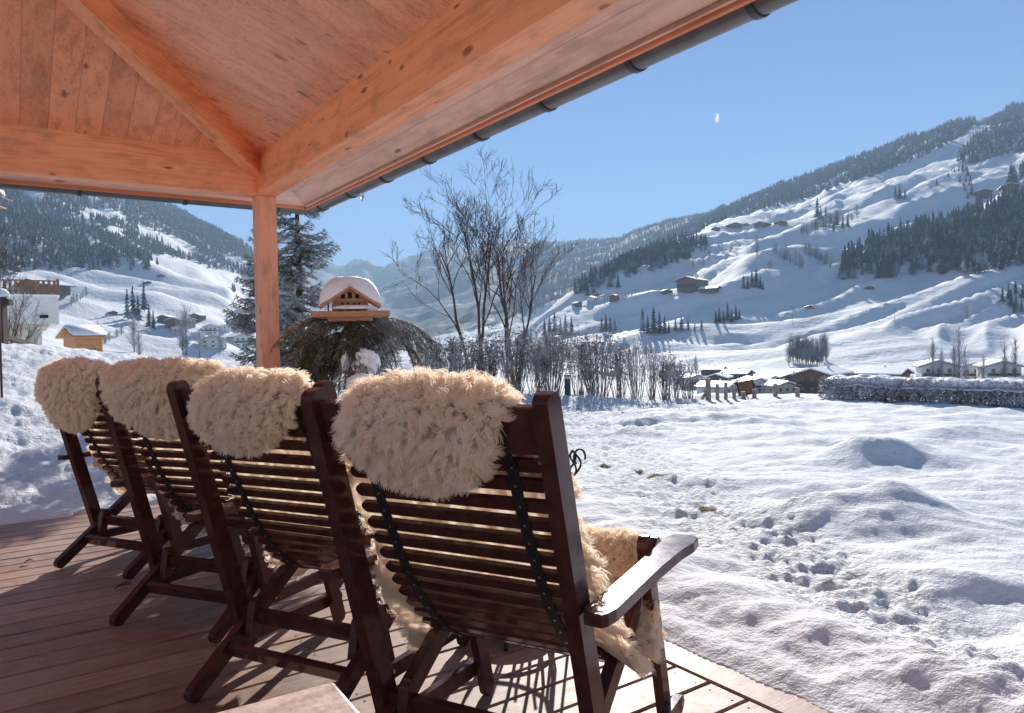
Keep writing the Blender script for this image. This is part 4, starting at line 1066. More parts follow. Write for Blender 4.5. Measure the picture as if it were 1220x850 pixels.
for k in range(20): bare_far(916 + 78 * ((k * .618) % 1), 322 - 20 * ((k * .77) % 1), 10 + 9 * ((k * .73) % 1), 'leafless bush of the brown thicket on the farmland below the upper clump', 'brown thicket on the farmland', k, 700, 1.3)
for k in range(16): bare_far(955 + 70 * ((k * .618) % 1), 280 - 24 * ((k * .618) % 1) + 5 * ((k * .31) % 1), 10 + 7 * ((k * .73) % 1), 'leafless bush of the slanting hedge line under the upper spruce clump', 'slanting hedge line', k, 900, 1.3)
bare_far(829, 446, 22, 'round leafless tree left of the timber posts with pale roofs behind', None, 1, 200, 1.1)
bare_far(902, 306, 24, 'tall leafless tree at the left end of the farmland thicket', None, 2, 700, 1.0)
bare_far(1152, 380, 16, 'round brown bush on the lit slope at the right under the big forest', None, 3, 400, 1.4)
for k, (px, py, hp) in enumerate([(872, 300, 10), (838, 317, 12), (845, 312, 12), (826, 320, 9), (860, 300, 9), (870, 302, 8)]): bare_far(px, py, hp, 'small leafless bush beside the farms along the terrace line', 'bushes beside the hill farms', k, 700, 1.4)
for k, (px, py, hp) in enumerate([(222, 424, 58), (100 + 118, 424, 40), (262, 424, 24), (238, 426, 30)]): bare_far(px, py, hp, 'bare frosted tree in front of the left village by the river bank', 'bare trees at the river bank', k, 150, .8)
for k, (px, py, hp) in enumerate([(160, 420, 42), (166, 428, 30)]): bare_far(px, py, hp, 'thin bare tree right of the little timber hut', 'thin bare trees right of the hut', k, 100, .8)
for k in range(12): bare_far(60 + 45 * ((k * .618) % 1), 352 + 14 * ((k * .77) % 1), 7 + 6 * ((k * .73) % 1), 'small bush in the ditch running down the left meadow', 'bushes in the meadow ditch', k, 300, 1.3)
for k in range(9): bare_far(88 + 60 * ((k * .618) % 1), 398 + 16 * ((k * .77) % 1), 9 + 6 * ((k * .73) % 1), 'small bush on the meadow behind the timber hut', 'bushes behind the hut', k, 150, 1.3)
for k, (px, py, hp) in enumerate([(1112, 452, 52), (1122, 452, 40), (1143, 456, 66), (1150, 456, 48), (1137, 456, 54), (1197, 452, 46), (1210, 452, 50), (1172, 452, 34)]):
    bare_far(px, py + 8, hp, 'tall thin leafless tree rising behind the snow topped hedge at right', 'thin trees behind the hedge', k, 22, .45)

# ------------------------------------------------------------------ houses
def snow_dome_roof(): pass
def house(px, py, wpx, label, rz=0, wall='chalet', storeys=2, ratio=1.3, dmin=250, roofcol='roofwood', group=None, wins=3, pitch=.32, balc=True, name='chalet_house', dist=None, cat='house', hk=1.0):
    x, y, z = hit(px, py, dmin) if dist is None else (*[float(v) for v in (lambda d_: (ray(px, py)[0] / math.hypot(*ray(px, py)[:2]) * d_, ray(px, py)[1] / math.hypot(*ray(px, py)[:2]) * d_))(dist)], 0)
    if dist is not None: z = float(gz(x, y))
    d = math.hypot(x, y); w_ = wpx / FPX * d; L = w_ * ratio; h = w_ * .30 * storeys * hk; rise = w_ * .5 * pitch; ov = w_ * .10
    face = math.atan2(-x, y)                         # gable turned to the terrace, then rz
    o = empty(name, (x, y, z - .2), face + rz); tag(o, label, cat, group)
    bm = bmesh.new(); hw = w_ / 2
    pts = [(-hw, 0), (hw, 0), (hw, h), (0, h + rise), (-hw, h)]
    A = [bm.verts.new((a, 0, b)) for a, b in pts]; B = [bm.verts.new((a, L, b)) for a, b in pts]
    bm.faces.new(A); bm.faces.new(B[::-1])
    for i in range(5): bm.faces.new((A[(i + 1) % 5], A[i], B[i], B[(i + 1) % 5]))
    bm_obj('wall', bm, M[wall], o)
    def roofpart(name_, th0, th1, ex, mat):
        bm = bmesh.new(); sl_ = rise / hw
        a = [(-hw - ex, h - sl_ * ex), (0, h + rise), (hw + ex, h - sl_ * ex)]
        V_ = []
        for yy in (-ex * 1.2, L + ex): V_.append([bm.verts.new((p, yy, q + th0)) for p, q in a] + [bm.verts.new((p * (.985 if th1 > .3 else 1), yy, q + th1)) for p, q in a[::-1]])
        n = 6; bm.faces.new(V_[0]); bm.faces.new(V_[1][::-1])
        for i in range(n): bm.faces.new((V_[0][(i + 1) % n], V_[0][i], V_[1][i], V_[1][(i + 1) % n]))
        bmesh.ops.recalc_face_normals(bm, faces=bm.faces); return bm_obj(name_, bm, mat, o)
    t1 = .02 * w_ + .02; r = roofpart('roof', .01, t1, ov, M[roofcol]); sn = roofpart('snow_cover', t1 + .004, t1 + .35 + .01 * w_, ov * .96, M['snow']); sn.parent = r
    def fr(name_, cx_, cz, ww, hh, side=0):
        f = box(name_, (cx_ - ww / 2, -.06, cz - hh / 2), (cx_ + ww / 2, .03, cz + hh / 2), M['glass'] if name_ == 'window' else M['picket'], o, 0)
        return f
    if wins:
        for s_ in range(storeys):
            for i in range(wins):
                fr('window', (i - (wins - 1) / 2) * w_ / (wins + .4), h * (s_ + .55) / storeys, w_ * .11, h / storeys * .42)
        for i in range(2):
            b = box('window', (hw - .03, L * (.28 + .4 * i), h * .35), (hw + .06, L * (.28 + .4 * i) + w_ * .12, h * .62), M['glass'], o, 0)
            b = box('window', (-hw - .06, L * (.28 + .4 * i), h * .35), (-hw + .03, L * (.28 + .4 * i) + w_ * .12, h * .62), M['glass'], o, 0)
    if balc and storeys > 1:
        box('balcony', (-hw * .9, -w_ * .10, h * .5), (hw * .9, -.0, h * .5 + w_ * .075), M['roofwood'], o, 0)
    if wpx > 15:
        box('chimney', (w_ * .15, L * .45, h + rise * .55), (w_ * .15 + w_ * .07, L * .45 + w_ * .07, h + rise * 1.0 + w_ * .14), M['plaster'], o, 0)
    return o
# village on the valley floor to the right
house(831, 463, 20, 'small pale house behind the leftmost bare shrubs of the valley village', .5, 'plaster', 2)
house(853, 465, 24, 'small brown gabled house just left of the two tone timber posts', -.2, 'chalet', 2)
house(873, 470, 29, 'low house with a broad snowy roof behind the copper panel', 1.1, 'plaster', 1)
house(905, 468, 21, 'white chalet with blue shaded roof right of the copper panel', .35, 'plaster', 2, 1.9)
house(938, 470, 27, 'cream single storey house with a wide snow roof before the brown chalet', .5, 'cream', 1)
house(944, 456, 22, 'small brown gable between the cream house and the big brown chalet', .2, 'chalet', 1)
house(968, 470, 37, 'big brown gabled chalet left of the snow topped hedge', -.35, 'chalet', 2, 1.8)
house(1004, 452, 18, 'brown gable peeping over the left end of the snow topped hedge', .1, 'chalet', 1)
house(1020, 453, 22, 'small dark gable right above the hedge near its left end', -.2, 'chalet', 1)
house(1078, 455, 29, 'long barn with a wide low snow roof above the hedge', 1.2, 'chalet', 1, 1.6)
house(1119, 459, 33, 'white chalet with brown balcony above the hedge behind the thin trees', .15, 'plaster', 2, 1.2)
house(1163, 457, 27, 'pale house second from the right above the hedge', -.2, 'plaster', 2, 1.2)
house(1196, 458, 30, 'white and brown house at the right end of the hedge', .25, 'plaster', 2, 1.3)
house(893, 452, 22, 'house with long snow roof uphill behind the white chalet', 1.2, 'chalet', 1)
house(862, 446, 18, 'low grey roofed barn at the foot of the lit slope', 1.3, 'chalet', 1)
for k, (px, py) in enumerate([(888, 459), (925, 455), (957, 453), (990, 449), (1036, 452), (1053, 456), (1100, 453), (1142, 452), (1178, 451), (1214, 452), (700, 450), (735, 448), (790, 450), (814, 452)]):
    house(px, py, 11 + k % 3 * 2, 'small snow roofed house scattered in the valley village', .6 * (k % 3 - 1), 'plaster' if k % 2 else 'chalet', 2 - k % 2, group='small houses of the valley village', wins=2, balc=False)
# farms on the slope
house(818, 350, 25, 'large dark farmhouse with white roof on the middle slope', -.5, 'chalet', 2, 1.2, balc=True)
house(795, 352, 11, 'small barn left of the large dark farmhouse', .3, 'chalet', 1, wins=0)
house(856, 349, 15, 'low long barn right of the large dark farmhouse', 1.2, 'chalet', 1, wins=0)
for k, (px, py, ww) in enumerate([(703, 361, 8), (712, 359, 10), (722, 358, 9), (731, 360, 11), (740, 358, 9), (690, 366, 8)]):
    house(px, py, ww, 'tiny chalet of the hamlet on the slope left of the large farmhouse', .5 * (k % 3 - 1), 'chalet' if k % 2 else 'plaster', 2, group='chalets of the hamlet', wins=2, balc=False)
for k, (px, py, ww, lb) in enumerate([(829, 277, 10, 'leftmost dark farm on the high terrace line beside the knoll forest'), (853, 275, 9, 'second dark farm from the left on the high terrace line'), (876, 274, 15, 'wide dark farm in the middle of the high terrace line'), (905, 271, 13, 'dark farm with pointed gable right of the wide one on the high terrace'), (930, 269, 12, 'rightmost dark farm on the high terrace line'), (889, 272, 7, 'small barn between two farms on the high terrace line')]):
    house(px, py, ww, lb, .4 * (k % 3 - 1), 'chalet', 1, dmin=700, wins=2)
for px, py, ww, lb in ((965, 370, 8, 'tiny dark hay barn alone on the bright middle slope'), (1036, 347, 9, 'tiny hay barn right under the big forest'), (1173, 238, 13, 'pale farmhouse on the upper right slope above the big forest'), (1204, 232, 14, 'dark farmhouse at the far right of the upper slope')):
    house(px, py, ww, lb, .2, 'chalet', 2 if ww > 12 else 1, dmin=500, wins=2 if ww > 12 else 0)
# left village
LH = [(194, 386, 12, 'brown chalet highest in the left village', 'chalet'), (206, 392, 15, 'brown chalet with overhanging roof above the cream house', 'chalet'), (226, 391, 14, 'cream house right of the brown chalets in the left village', 'cream'), (232, 384, 11, 'brown chalet behind the cream house', 'chalet'),
      (251, 400, 15, 'white gabled house in the middle of the left village', 'plaster'), (270, 396, 11, 'white house right of the gabled one', 'plaster'), (277, 393, 15, 'brown roofed house at the right of the left village', 'chalet'), (254, 416, 28, 'long white three storey building lowest in the left village', 'plaster'),
      (290, 416, 22, 'pale blue gabled hall next to the porch post', 'plaster'), (288, 402, 13, 'white house between the hall and the brown roof', 'plaster'), (212, 399, 12, 'small white house below the brown chalets', 'plaster'), (240, 404, 10, 'small white shed house left of the gabled one', 'plaster')]
for k, (px, py, ww, lb, wl) in enumerate(LH): house(px, py, ww, lb, .5 * (k % 3 - 1), wl, 2, .6 if k == 7 else 1.3, wins=3 if ww > 12 else 2, balc=k % 2 == 0, hk=.55 if k == 7 else 1)
for px, py, ww, lb in ((192, 331, 7, 'tiny hut on the crest of the left meadow'), (177, 339, 6, 'tiny hut just below the crest of the left meadow'), (135, 375, 8, 'small dark barn in the middle of the left meadow')):
    house(px, py, ww, lb, .3, 'chalet', 1, wins=0, name='hay_barn', cat='barn')
house(36, 352, 32, 'grey hillside house behind the terrace balusters at left', -.9, 'chalet', 1, 1.0, dmin=150, wins=2)
# utility pole on the slope
for px, py, hp in ((1066, 388, 17), (944, 388, 12)):
    x, y, z = hit(px, py, 400); d = math.hypot(x, y); h = hp / FPX * d
    o = empty('utility_pole', (x, y, z)); tag(o, 'thin dark power pole on the bright slope at the %s' % ('right' if px > 1000 else 'left of the hay barn'), 'pole')
    tubes('pole', [([(0, 0, -1), (0, 0, h)], [.16, .12])], M['darkwood'], o, 5); box('crossarm', (-.9, -.06, h * .9), (.9, .06, h * .9 + .15), M['darkwood'], o, 0)
# contrail high in the sky
def contrail():
    g = np.random.default_rng(5); c = CAM + ray(854.5, 141) * 30000
    up = np.array([.15, 0, 1.0]); up /= np.linalg.norm(up)
    ts = np.linspace(-1, 1, 14); pts = c + up[None] * ts[:, None] * 175 + g.normal(0, 6, (14, 3)); r = 62 * (1 - ts**2)**.6 * (.8 + .4 * g.random(14)) * (1.0 - .35 * ts) + 2
    m_n = NT('contrail ice cloud'); l_ = m_n.n('BsdfTranslucent'); l_.inputs[0].default_value = (.97, .97, .97, 1); m_n.L(l_.outputs[0], m_n.o.inputs[0]); m_ = m_n.m
    tag(tubes('contrail', [(pts, r)], m_, None, 8), 'short white contrail alone in the blue sky', 'contrail')
contrail()

# ------------------------------------------------------------------ detailed plants
def branch_tree(seed, base, height, spread, stems, levels=4, lean=(0, 0), upright=.75, r0=.035, kids=(3, 5), twig=.0032, len_decay=.62):
    """list of (pts, radii) for a leafless tree; height in metres"""
    g = np.random.default_rng(seed); out = []
    def grow(p, d, L, r, lev):
        n = 6 if lev < 2 else 4; pts = [p]; dd = d.copy(); rr = [r]
        for i in range(n):
            dd = dd + g.normal(0, .10 + .03 * lev, 3) + np.array([0, 0, .05 * upright]); dd /= np.linalg.norm(dd)
            pts.append(pts[-1] + dd * L / n); rr.append(max(twig * .6, r * (1 - .72 * (i + 1) / n)))
        out.append((pts, rr))
        if lev >= levels: return
        k = int(g.integers(kids[0], kids[1] + 1)) + (2 if lev == 0 else 0)
        for i in range(k):
            t = (.36 + .62 * (i + g.random()) / k) if lev == 0 else (.22 + .76 * (i + g.random()) / k); q = t * n; a = int(min(q, n - 1)); f = q - a
            s = np.array(pts[a]) * (1 - f) + np.array(pts[a + 1]) * f; rad = rr[a] * (1 - f) + rr[a + 1] * f
            ax = g.normal(0, 1, 3); ax -= ax @ dd * dd; ax /= np.linalg.norm(ax)
            an = R_(g.uniform(22, 44)); loc_d = (np.array(pts[a + 1]) - np.array(pts[a])); loc_d /= np.linalg.norm(loc_d)
            nd = loc_d * math.cos(an) + ax * math.sin(an) + np.array([0, 0, .22 * upright]); nd /= np.linalg.norm(nd)
            grow(s, nd, L * len_decay * (1.15 - .55 * t) * g.uniform(.8, 1.2), max(twig, rad * .62), lev + 1)
    for (dx, dy, tilt, az_, hh) in stems:
        d = np.array([math.sin(az_) * math.sin(tilt), math.cos(az_) * math.sin(tilt), math.cos(tilt)])
        grow(np.array(base, float) + np.array([dx, dy, 0]), d, height * hh, r0, 0)
    return out
def sides_of(rad): return 6 if max(rad) > .012 else (4 if max(rad) > .005 else 3)
def at_px(px, depth, z=None):
    """ground point straight below a picture column at a camera depth"""
    d = ray(px, 425); k = depth / d[1]; x, y = d[0] * k, depth; return x, y, float(gz(x, y)) if z is None else z
def big_bare(px, depth, seed, H, stems, label, r0):
    x, y, z = at_px(px, depth); o = empty('bare_tree', (x, y, z)); tag(o, label, 'tree')
    P = branch_tree(seed, (0, 0, 0), H, 1, stems, 4, r0=r0, kids=(3, 5), twig=.0042)
    big_ = [p for p in P if max(p[1]) >= .011]; small = [p for p in P if max(p[1]) < .011]
    tubes('trunk', big_, M['bark'], o, sides_of); tubes('twigs', small, M['twig'], o, sides_of)
big_bare(571, 14.6, 5, 2.6, [(-.10, 0, .20, -1.5, 1.05), (-.02, .1, .04, -1.2, 1.28), (.06, -.05, .05, 1.0, 1.18)], 'tall leafless tree with several stems, left one of the pair beyond the shrubs', .042)
big_bare(607, 14.9, 11, 2.45, [(-.05, 0, .03, .3, 1.18), (.05, .08, .14, 1.5, 1.08), (.10, 0, .34, 1.6, .95)], 'tall leafless tree leaning right, right one of the pair beyond the shrubs', .038)
# leafless shrubs with seed heads standing in a row at the edge of the lawn
def shrub(px, depth, w_, h, seed, label, stems=26, group='frosted leafless shrubs along the lawn edge', fluffy=1.0):
    g = np.random.default_rng(seed); x, y, z = at_px(px, depth); o = empty('bare_shrub', (x, y, z - .02)); tag(o, label, 'shrub', group)
    h *= 1.16; w_ *= 1.38; P = []; heads = []
    for i in range(int(stems * 1.6)):
        a = g.random() * 6.28; e = g.random()**.6; L = h * (.75 + .3 * g.random()); p = np.array([math.cos(a) * .10 * e * w_ * 2, math.sin(a) * .10 * e, 0])
        tip = np.array([math.cos(a) * w_ * .5 * e, math.sin(a) * .28 * e, L]); mid = p * .45 + tip * .55 + np.array([0, 0, .06]) + g.normal(0, .045, 3)
        P.append(([p, p * .7 + mid * .3 + g.normal(0, .01, 3), mid, tip], [.0075, .006, .005, .0028]))
        for q in range(7):
            t_ = .3 + .65 * g.random(); s = p * (1 - t_) + tip * t_; s = s * .5 + (mid if t_ < .6 else tip) * .5 if False else s
            d = g.normal(0, .075, 3); d[2] = abs(d[2]) + .10; e2 = s + d * (.7 + .8 * g.random()); P.append(([s, s * .5 + e2 * .5 + g.normal(0, .01, 3), e2], [.004, .003, .002]))
            if g.random() < .55 * fluffy and fluffy > .5: heads.append(e2)
        if fluffy > .5: heads.append(tip)
    tubes('stems', P, M['shrubtwig'], o, 4)
    H = []
    for c in heads:
        for q in range(9):
            d = g.normal(0, 1, 3); d /= np.linalg.norm(d); d[2] = abs(d[2]) * .7; r_ = .020 + .022 * g.random()
            H.append(([c, c + d * r_], [.0035, .006]))
    if H: tubes('seed_heads', H, M['seed'], o, 4)
    return o
SH = [(528, 14.1, .55, .82), (552, 13.9, .5, .86), (583, 14.0, .55, .84), (612, 13.7, .62, .98), (655, 13.7, .72, 1.02), (712, 13.6, .66, .98), (757, 13.5, .34, .95), (776, 13.6, .22, .85), (792, 13.5, .34, .70), (818, 13.4, .32, .58), (640, 14.3, .5, .9), (690, 14.4, .4, .8)]
SH += [(504, 14.2, .5, .74), (737, 13.7, .4, .8), (803, 13.6, .3, .55)]
for k, (px, dp, w_, h) in enumerate(SH):
    shrub(px, dp, w_, h, 50 + k, ['frosted leafless shrub with brown seed heads, leftmost of the shrub row', 'frosted shrub second from the left in the shrub row', 'frosted shrub directly under the left bare tree', 'tall frosted shrub right of the bare tree pair', 'wide frosted shrub just left of the bollard lamp',
        'wide frosted shrub right of the bollard lamp', 'narrow upright shrub right of the wide frosted one', 'very thin upright shrub in the gap of the row', 'low narrow shrub near the right end of the row', 'lowest sparse shrub at the right end of the row', 'shrub standing behind the wide one left of the lamp', 'small shrub behind the bollard lamp', 'low frosted shrub half hidden by the feeder twigs', 'small shrub between the wide frosted one and the narrow upright one', 'low thin shrub between the two lowest ones at the right'][k],
          [26, 24, 26, 32, 38, 36, 16, 10, 16, 13, 22, 16, 22, 16, 10][k], fluffy=1.0 if k < 6 or k > 9 else .15)

# needle bearing conifers near by
def needles_np(segs, g, per_m=240, ln=.028, wd=.0032, droop=.2):
    """segs: list of (p0, p1) -> thin triangles"""
    P0 = []; D = []
    for a, b in segs:
        a = np.array(a); b = np.array(b); L = np.linalg.norm(b - a); n = max(2, int(L * per_m)); t = g.random(n)[:, None]
        P0.append(a + (b - a) * t); D.append(np.repeat(((b - a) / (L + 1e-9))[None], n, 0))
    P0 = np.concatenate(P0); D = np.concatenate(D); n = len(P0)
    rnd = g.normal(0, 1, (n, 3)); rnd -= (rnd * D).sum(1)[:, None] * D; rnd /= np.linalg.norm(rnd, axis=1)[:, None]
    dr = D * .75 + rnd * .8 + np.array([0, 0, -droop * .3]); dr /= np.linalg.norm(dr, axis=1)[:, None]
    sd = np.cross(dr, rnd + D * .3); sd /= np.linalg.norm(sd, axis=1)[:, None]; L = (ln * (.7 + .6 * g.random(n)))[:, None]
    V = np.stack([P0 - sd * wd, P0 + sd * wd, P0 + dr * L + sd * wd * .5, P0 + dr * L - sd * wd * .5], 1).reshape(-1, 3)
    return V, np.arange(4 * n).reshape(-1, 4)
def snow_lump(name, c, rx, ry, rz, seed, parent=None, sub=4, flat=.25, mat='snow', rough=.16):
    bm = bmesh.new(); bmesh.ops.create_icosphere(bm, subdivisions=sub, radius=1)
    for v in bm.verts:
        p = v.co.copy(); n = float(noise(p.x * 1.6 + seed, p.y * 1.6 + p.z, seed)) * rough + float(noise(p.x * 4 + seed, p.y * 4 - p.z * 2, seed + 3)) * rough * .4
        p *= 1 + n
        if p.z < -flat: p.z = -flat + (p.z + flat) * .15
        v.co = Vector((c[0] + p.x * rx, c[1] + p.y * ry, c[2] + p.z * rz))
    return bm_obj(name, bm, M[mat], parent, True)
def near_conifer(px, depth, H, R0, seed, label, z0=.25, tiers=26, mat='needle', top_r=.06, base_f=.0):
    g = np.random.default_rng(seed); x, y, z = at_px(px, depth); o = empty('spruce_tree', (x, y, z)); tag(o, label, 'tree')
    tubes('trunk', [([(0, 0, -.2), (.02, 0, H * .5), (0, .02, H)], [.065, .04, .012])], M['bark'], o, 8)
    tw = []; segs = []; lumps = []
    for k in range(tiers):
        f = k / tiers; zz = z0 + (H - z0) * f**.92; R = (R0 * (1 - f)**.75 + top_r) * g.uniform(.8, 1.15)
        m_ = int(7 - 2 * f)
        for i in range(m_):
            a = g.random() * 6.28; L = R * g.uniform(.7, 1.15); d = np.array([math.cos(a), math.sin(a), 0])
            pts = [np.array([0, 0, zz])]
            for s in range(5):
                q = (s + 1) / 5; pts.append(np.array([0, 0, zz]) + d * L * q + np.array([0, 0, L * (-.42 * q + .48 * q**2.2)]) + g.normal(0, .008, 3))
            tw.append((pts, [.010 * (1 - .8 * s / 5) + .002 for s in range(6)]))
            segs += [(pts[s], pts[s + 1]) for s in range(1, 5)]
            nb = int(L / .055)
            for b in range(nb):
                q = .25 + .72 * (b + .5) / nb; s_ = min(4, int(q * 5)); c = pts[s_] * (1 - (q * 5 - s_)) + pts[s_ + 1] * (q * 5 - s_)
                for sg in (-1, 1):
                    sdv = np.array([-d[1], d[0], 0]) * sg; bl = L * .42 * (1.15 - q) * g.uniform(.7, 1.2) + .03
                    e = c + (d * .62 + sdv * .75) * bl + np.array([0, 0, -bl * .30 + g.normal() * .01]); segs.append((c, e)); tw.append(([c, e], [.003, .0015]))
            if g.random() < .10 and f < .85: lumps.append((pts[3] + np.array([0, 0, .03]), L))
    tubes('branches', tw, M['bark'], o, 4)
    V, F = needles_np(segs, g, 150, .036, .0042); link('needles', mesh_np('needles', V, F, M[mat]), o)
    for c, L in lumps[:9]: snow_lump('snow_clump', c, .07 + .05 * g.random(), .06, .045, int(g.integers(1, 99)), o, 3)
near_conifer(357, 9.2, 3.1, .42, 71, 'tall frosted spruce right behind the porch post, its tip reaching the gutter', top_r=.20, tiers=30)
near_conifer(322, 9.9, 2.45, .55, 72, 'shorter frosted spruce mostly hidden by the porch post', top_r=.06, tiers=24)

# ------------------------------------------------------------------ bird feeder house
def feeder():
    d = ray(417, 378); k = 5.5 / d[1]; x, y = d[0] * k, 5.5; zt_ = CAMH + d[2] * k
    o = empty('bird_feeder', (x, y, 0), R_(14)); tag(o, 'wooden chalet shaped bird feeder under a thick rounded snow cap, on a post wrapped in spruce twigs', 'bird feeder')
    o['label'] = 'wooden chalet shaped bird feeder under a thick snow cap, above draped spruce twigs'
    zb = zt_; F_ = M['feeder']; zg = float(gz(x, y))
    tubes('pole', [([(0, 0, zg - .1), (0, 0, zb)], [.035, .03])], M['bark'], o, 8)
    box('tray', (-.265, -.20, zb), (.265, .20, zb + .018), F_, o, .003)
    for (a, b) in (((-.275, -.212, zb - .006), (.275, -.198, zb + .036)), ((-.275, .198, zb - .006), (.275, .212, zb + .036)), ((-.277, -.197, zb - .006), (-.263, .197, zb + .036)), ((.263, -.197, zb - .006), (.277, .197, zb + .036))):
        box('tray_edge', a, b, F_, o, .003)
    box('tray_beam', (-.16, -.15, zb - .035), (.16, .15, zb - .001), F_, o, .004)
    z1 = zb + .018; w_, dp, h = .115, .12, .115
    # body: solid front wall, with black plates painted as the shade inside holes and openings
    box('wall', (-w_, dp - .012, z1), (w_, dp, z1 + h), F_, o, .002)
    box('wall', (-w_ - .045, -dp + .014, z1), (-w_ - .033, dp, z1 + h * .8), F_, o, .002); box('wall', (w_ - .012, -dp + .014, z1), (w_, dp - .014, z1 + h), F_, o, .002)
    # front gable wall
    bm = bmesh.new(); g_ = .075
    pts = [(-w_, z1), (w_, z1), (w_, z1 + h), (0, z1 + h + g_), (-w_, z1 + h)]
    A = [bm.verts.new((a, -dp, b)) for a, b in pts]; B = [bm.verts.new((a, -dp + .012, b)) for a, b in pts]
    bm.faces.new(A); bm.faces.new(B[::-1])
    for i in range(5): bm.faces.new((A[(i + 1) % 5], A[i], B[i], B[(i + 1) % 5]))
    bm_obj('wall', bm, F_, o)
    for cx_ in (-.055, -.015, .03, .065):
        bm = bmesh.new(); add_cyl(bm, (cx_, -dp - .0015, z1 + .075), (cx_, -dp + .004, z1 + .075), .0085, 14); bm_obj('hole', bm, M['black'], o)
    for cx_ in (-.05, .0, .05): box('opening', (cx_ - .014, -dp - .002, z1 + h - .004), (cx_ + .014, -dp + .004, z1 + h + (.028 if cx_ else .040)), M['black'], o, .001)
    for cx_ in (-.07, -.01, .05): box('opening', (cx_ - .02, -dp - .002, z1 + .004), (cx_ + .02, -dp + .004, z1 + .030), M['black'], o, .001)
    for i in range(3): box('balcony_board', (-w_ - .012, -dp - .030 + .0 * i, z1 + .036 + i * .009), (w_ + .012, -dp - .022, z1 + .042 + i * .009), F_, o, .001)
    for cx_ in (-w_ - .006, w_ + .006): box('corner_post', (cx_ - .008, -dp - .032, z1), (cx_ + .008, -dp - .016, z1 + h), F_, o, .002)
    # roof: two pitched boards with shingles, then the snow
    sl_ = g_ / w_; ex = .095
    for s in (-1, 1):
        bm = bmesh.new(); t_ = .012
        q = [(0, z1 + h + g_ + .002), (s * (w_ + ex), z1 + h - sl_ * ex + .002)]
        vs_ = [bm.verts.new((a, yy, b + tt)) for yy in (-dp - .06, dp + .05) for a, b in q for tt in (0, t_)]
        for f in ((0, 1, 3, 2), (4, 6, 7, 5), (0, 4, 5, 1), (2, 3, 7, 6), (0, 2, 6, 4), (1, 5, 7, 3)): bm.faces.new([vs_[i] for i in f])
        bmesh.ops.recalc_face_normals(bm, faces=bm.faces); bm_obj('roof', bm, M['shingle'], o)
        plank('barge_board', (0, -dp - .064, z1 + h + g_ + .002), (s * (w_ + ex + .004), -dp - .064, z1 + h - sl_ * ex), (0, 0, 1), .026, .010, F_, o, 0, 0, .001)
    # snow cap: thick loaf
    bm = bmesh.new(); nx, ny = 44, 26; V = {}
    top = z1 + h + g_
    for i in range(nx + 1):
        for j in range(ny + 1):
            u = -1 + 2 * i / nx; v = -1 + 2 * j / ny; xx = u * (w_ + ex + .012); yy = -.005 + v * (dp + .065)
            base = top + .016 - sl_ * abs(xx); e = max(0, (1 - abs(u)**2.6)) * max(0, (1 - abs(v)**4)); th = .155 * e**.42 + .02 * float(noise(u * 2.2, v * 2.2, 5)) * e
            zd = top + .016 - sl_ * (w_ + ex + .012) + (.225 + .014 * float(noise(u * 2.2, v * 2.2, 5))) * .96 * max(0, 1 - abs(u)**2.8)**.5 * (.25 + .75 * max(0, 1 - abs(v)**4)**.5)
            zz = max(base, zd)
            V[i, j] = bm.verts.new((xx, yy, zz + .001))
    for i in range(nx):
        for j in range(ny): bm.faces.new((V[i, j], V[i + 1, j], V[i + 1, j + 1], V[i, j + 1]))
    # underside
    Wd = {}
    for i in range(nx + 1):
        for j in range(ny + 1):
            if i in (0, nx) or j in (0, ny):
                u = -1 + 2 * i / nx; v = -1 + 2 * j / ny; xx = u * (w_ + ex + .012); yy = -.005 + v * (dp + .065); Wd[i, j] = bm.verts.new((xx * .99, yy * .99, top + .0145 - sl_ * abs(xx) - .012))
    def rimf(a, b): bm.faces.new((V[a], Wd[a], Wd[b], V[b]))
    for i in range(nx): rimf((i, 0), (i + 1, 0)); rimf((i + 1, ny), (i, ny))
    for j in range(ny): rimf((0, j + 1), (0, j)); rimf((nx, j), (nx, j + 1))
    bmesh.ops.recalc_face_normals(bm, faces=bm.faces); bm_obj('snow_cap', bm, M['snow'], o, True)
    snow_lump('balcony_snow', (.03, -dp - .055, z1 + .040), .15, .035, .022, 4, o, 4, .3)
    snow_lump('tray_snow', (.155, -dp - .03, z1 + .012), .045, .05, .026, 9, o, 3, .3)
    return x, y, zb, zg
FX, FY, FZ, FG = feeder()
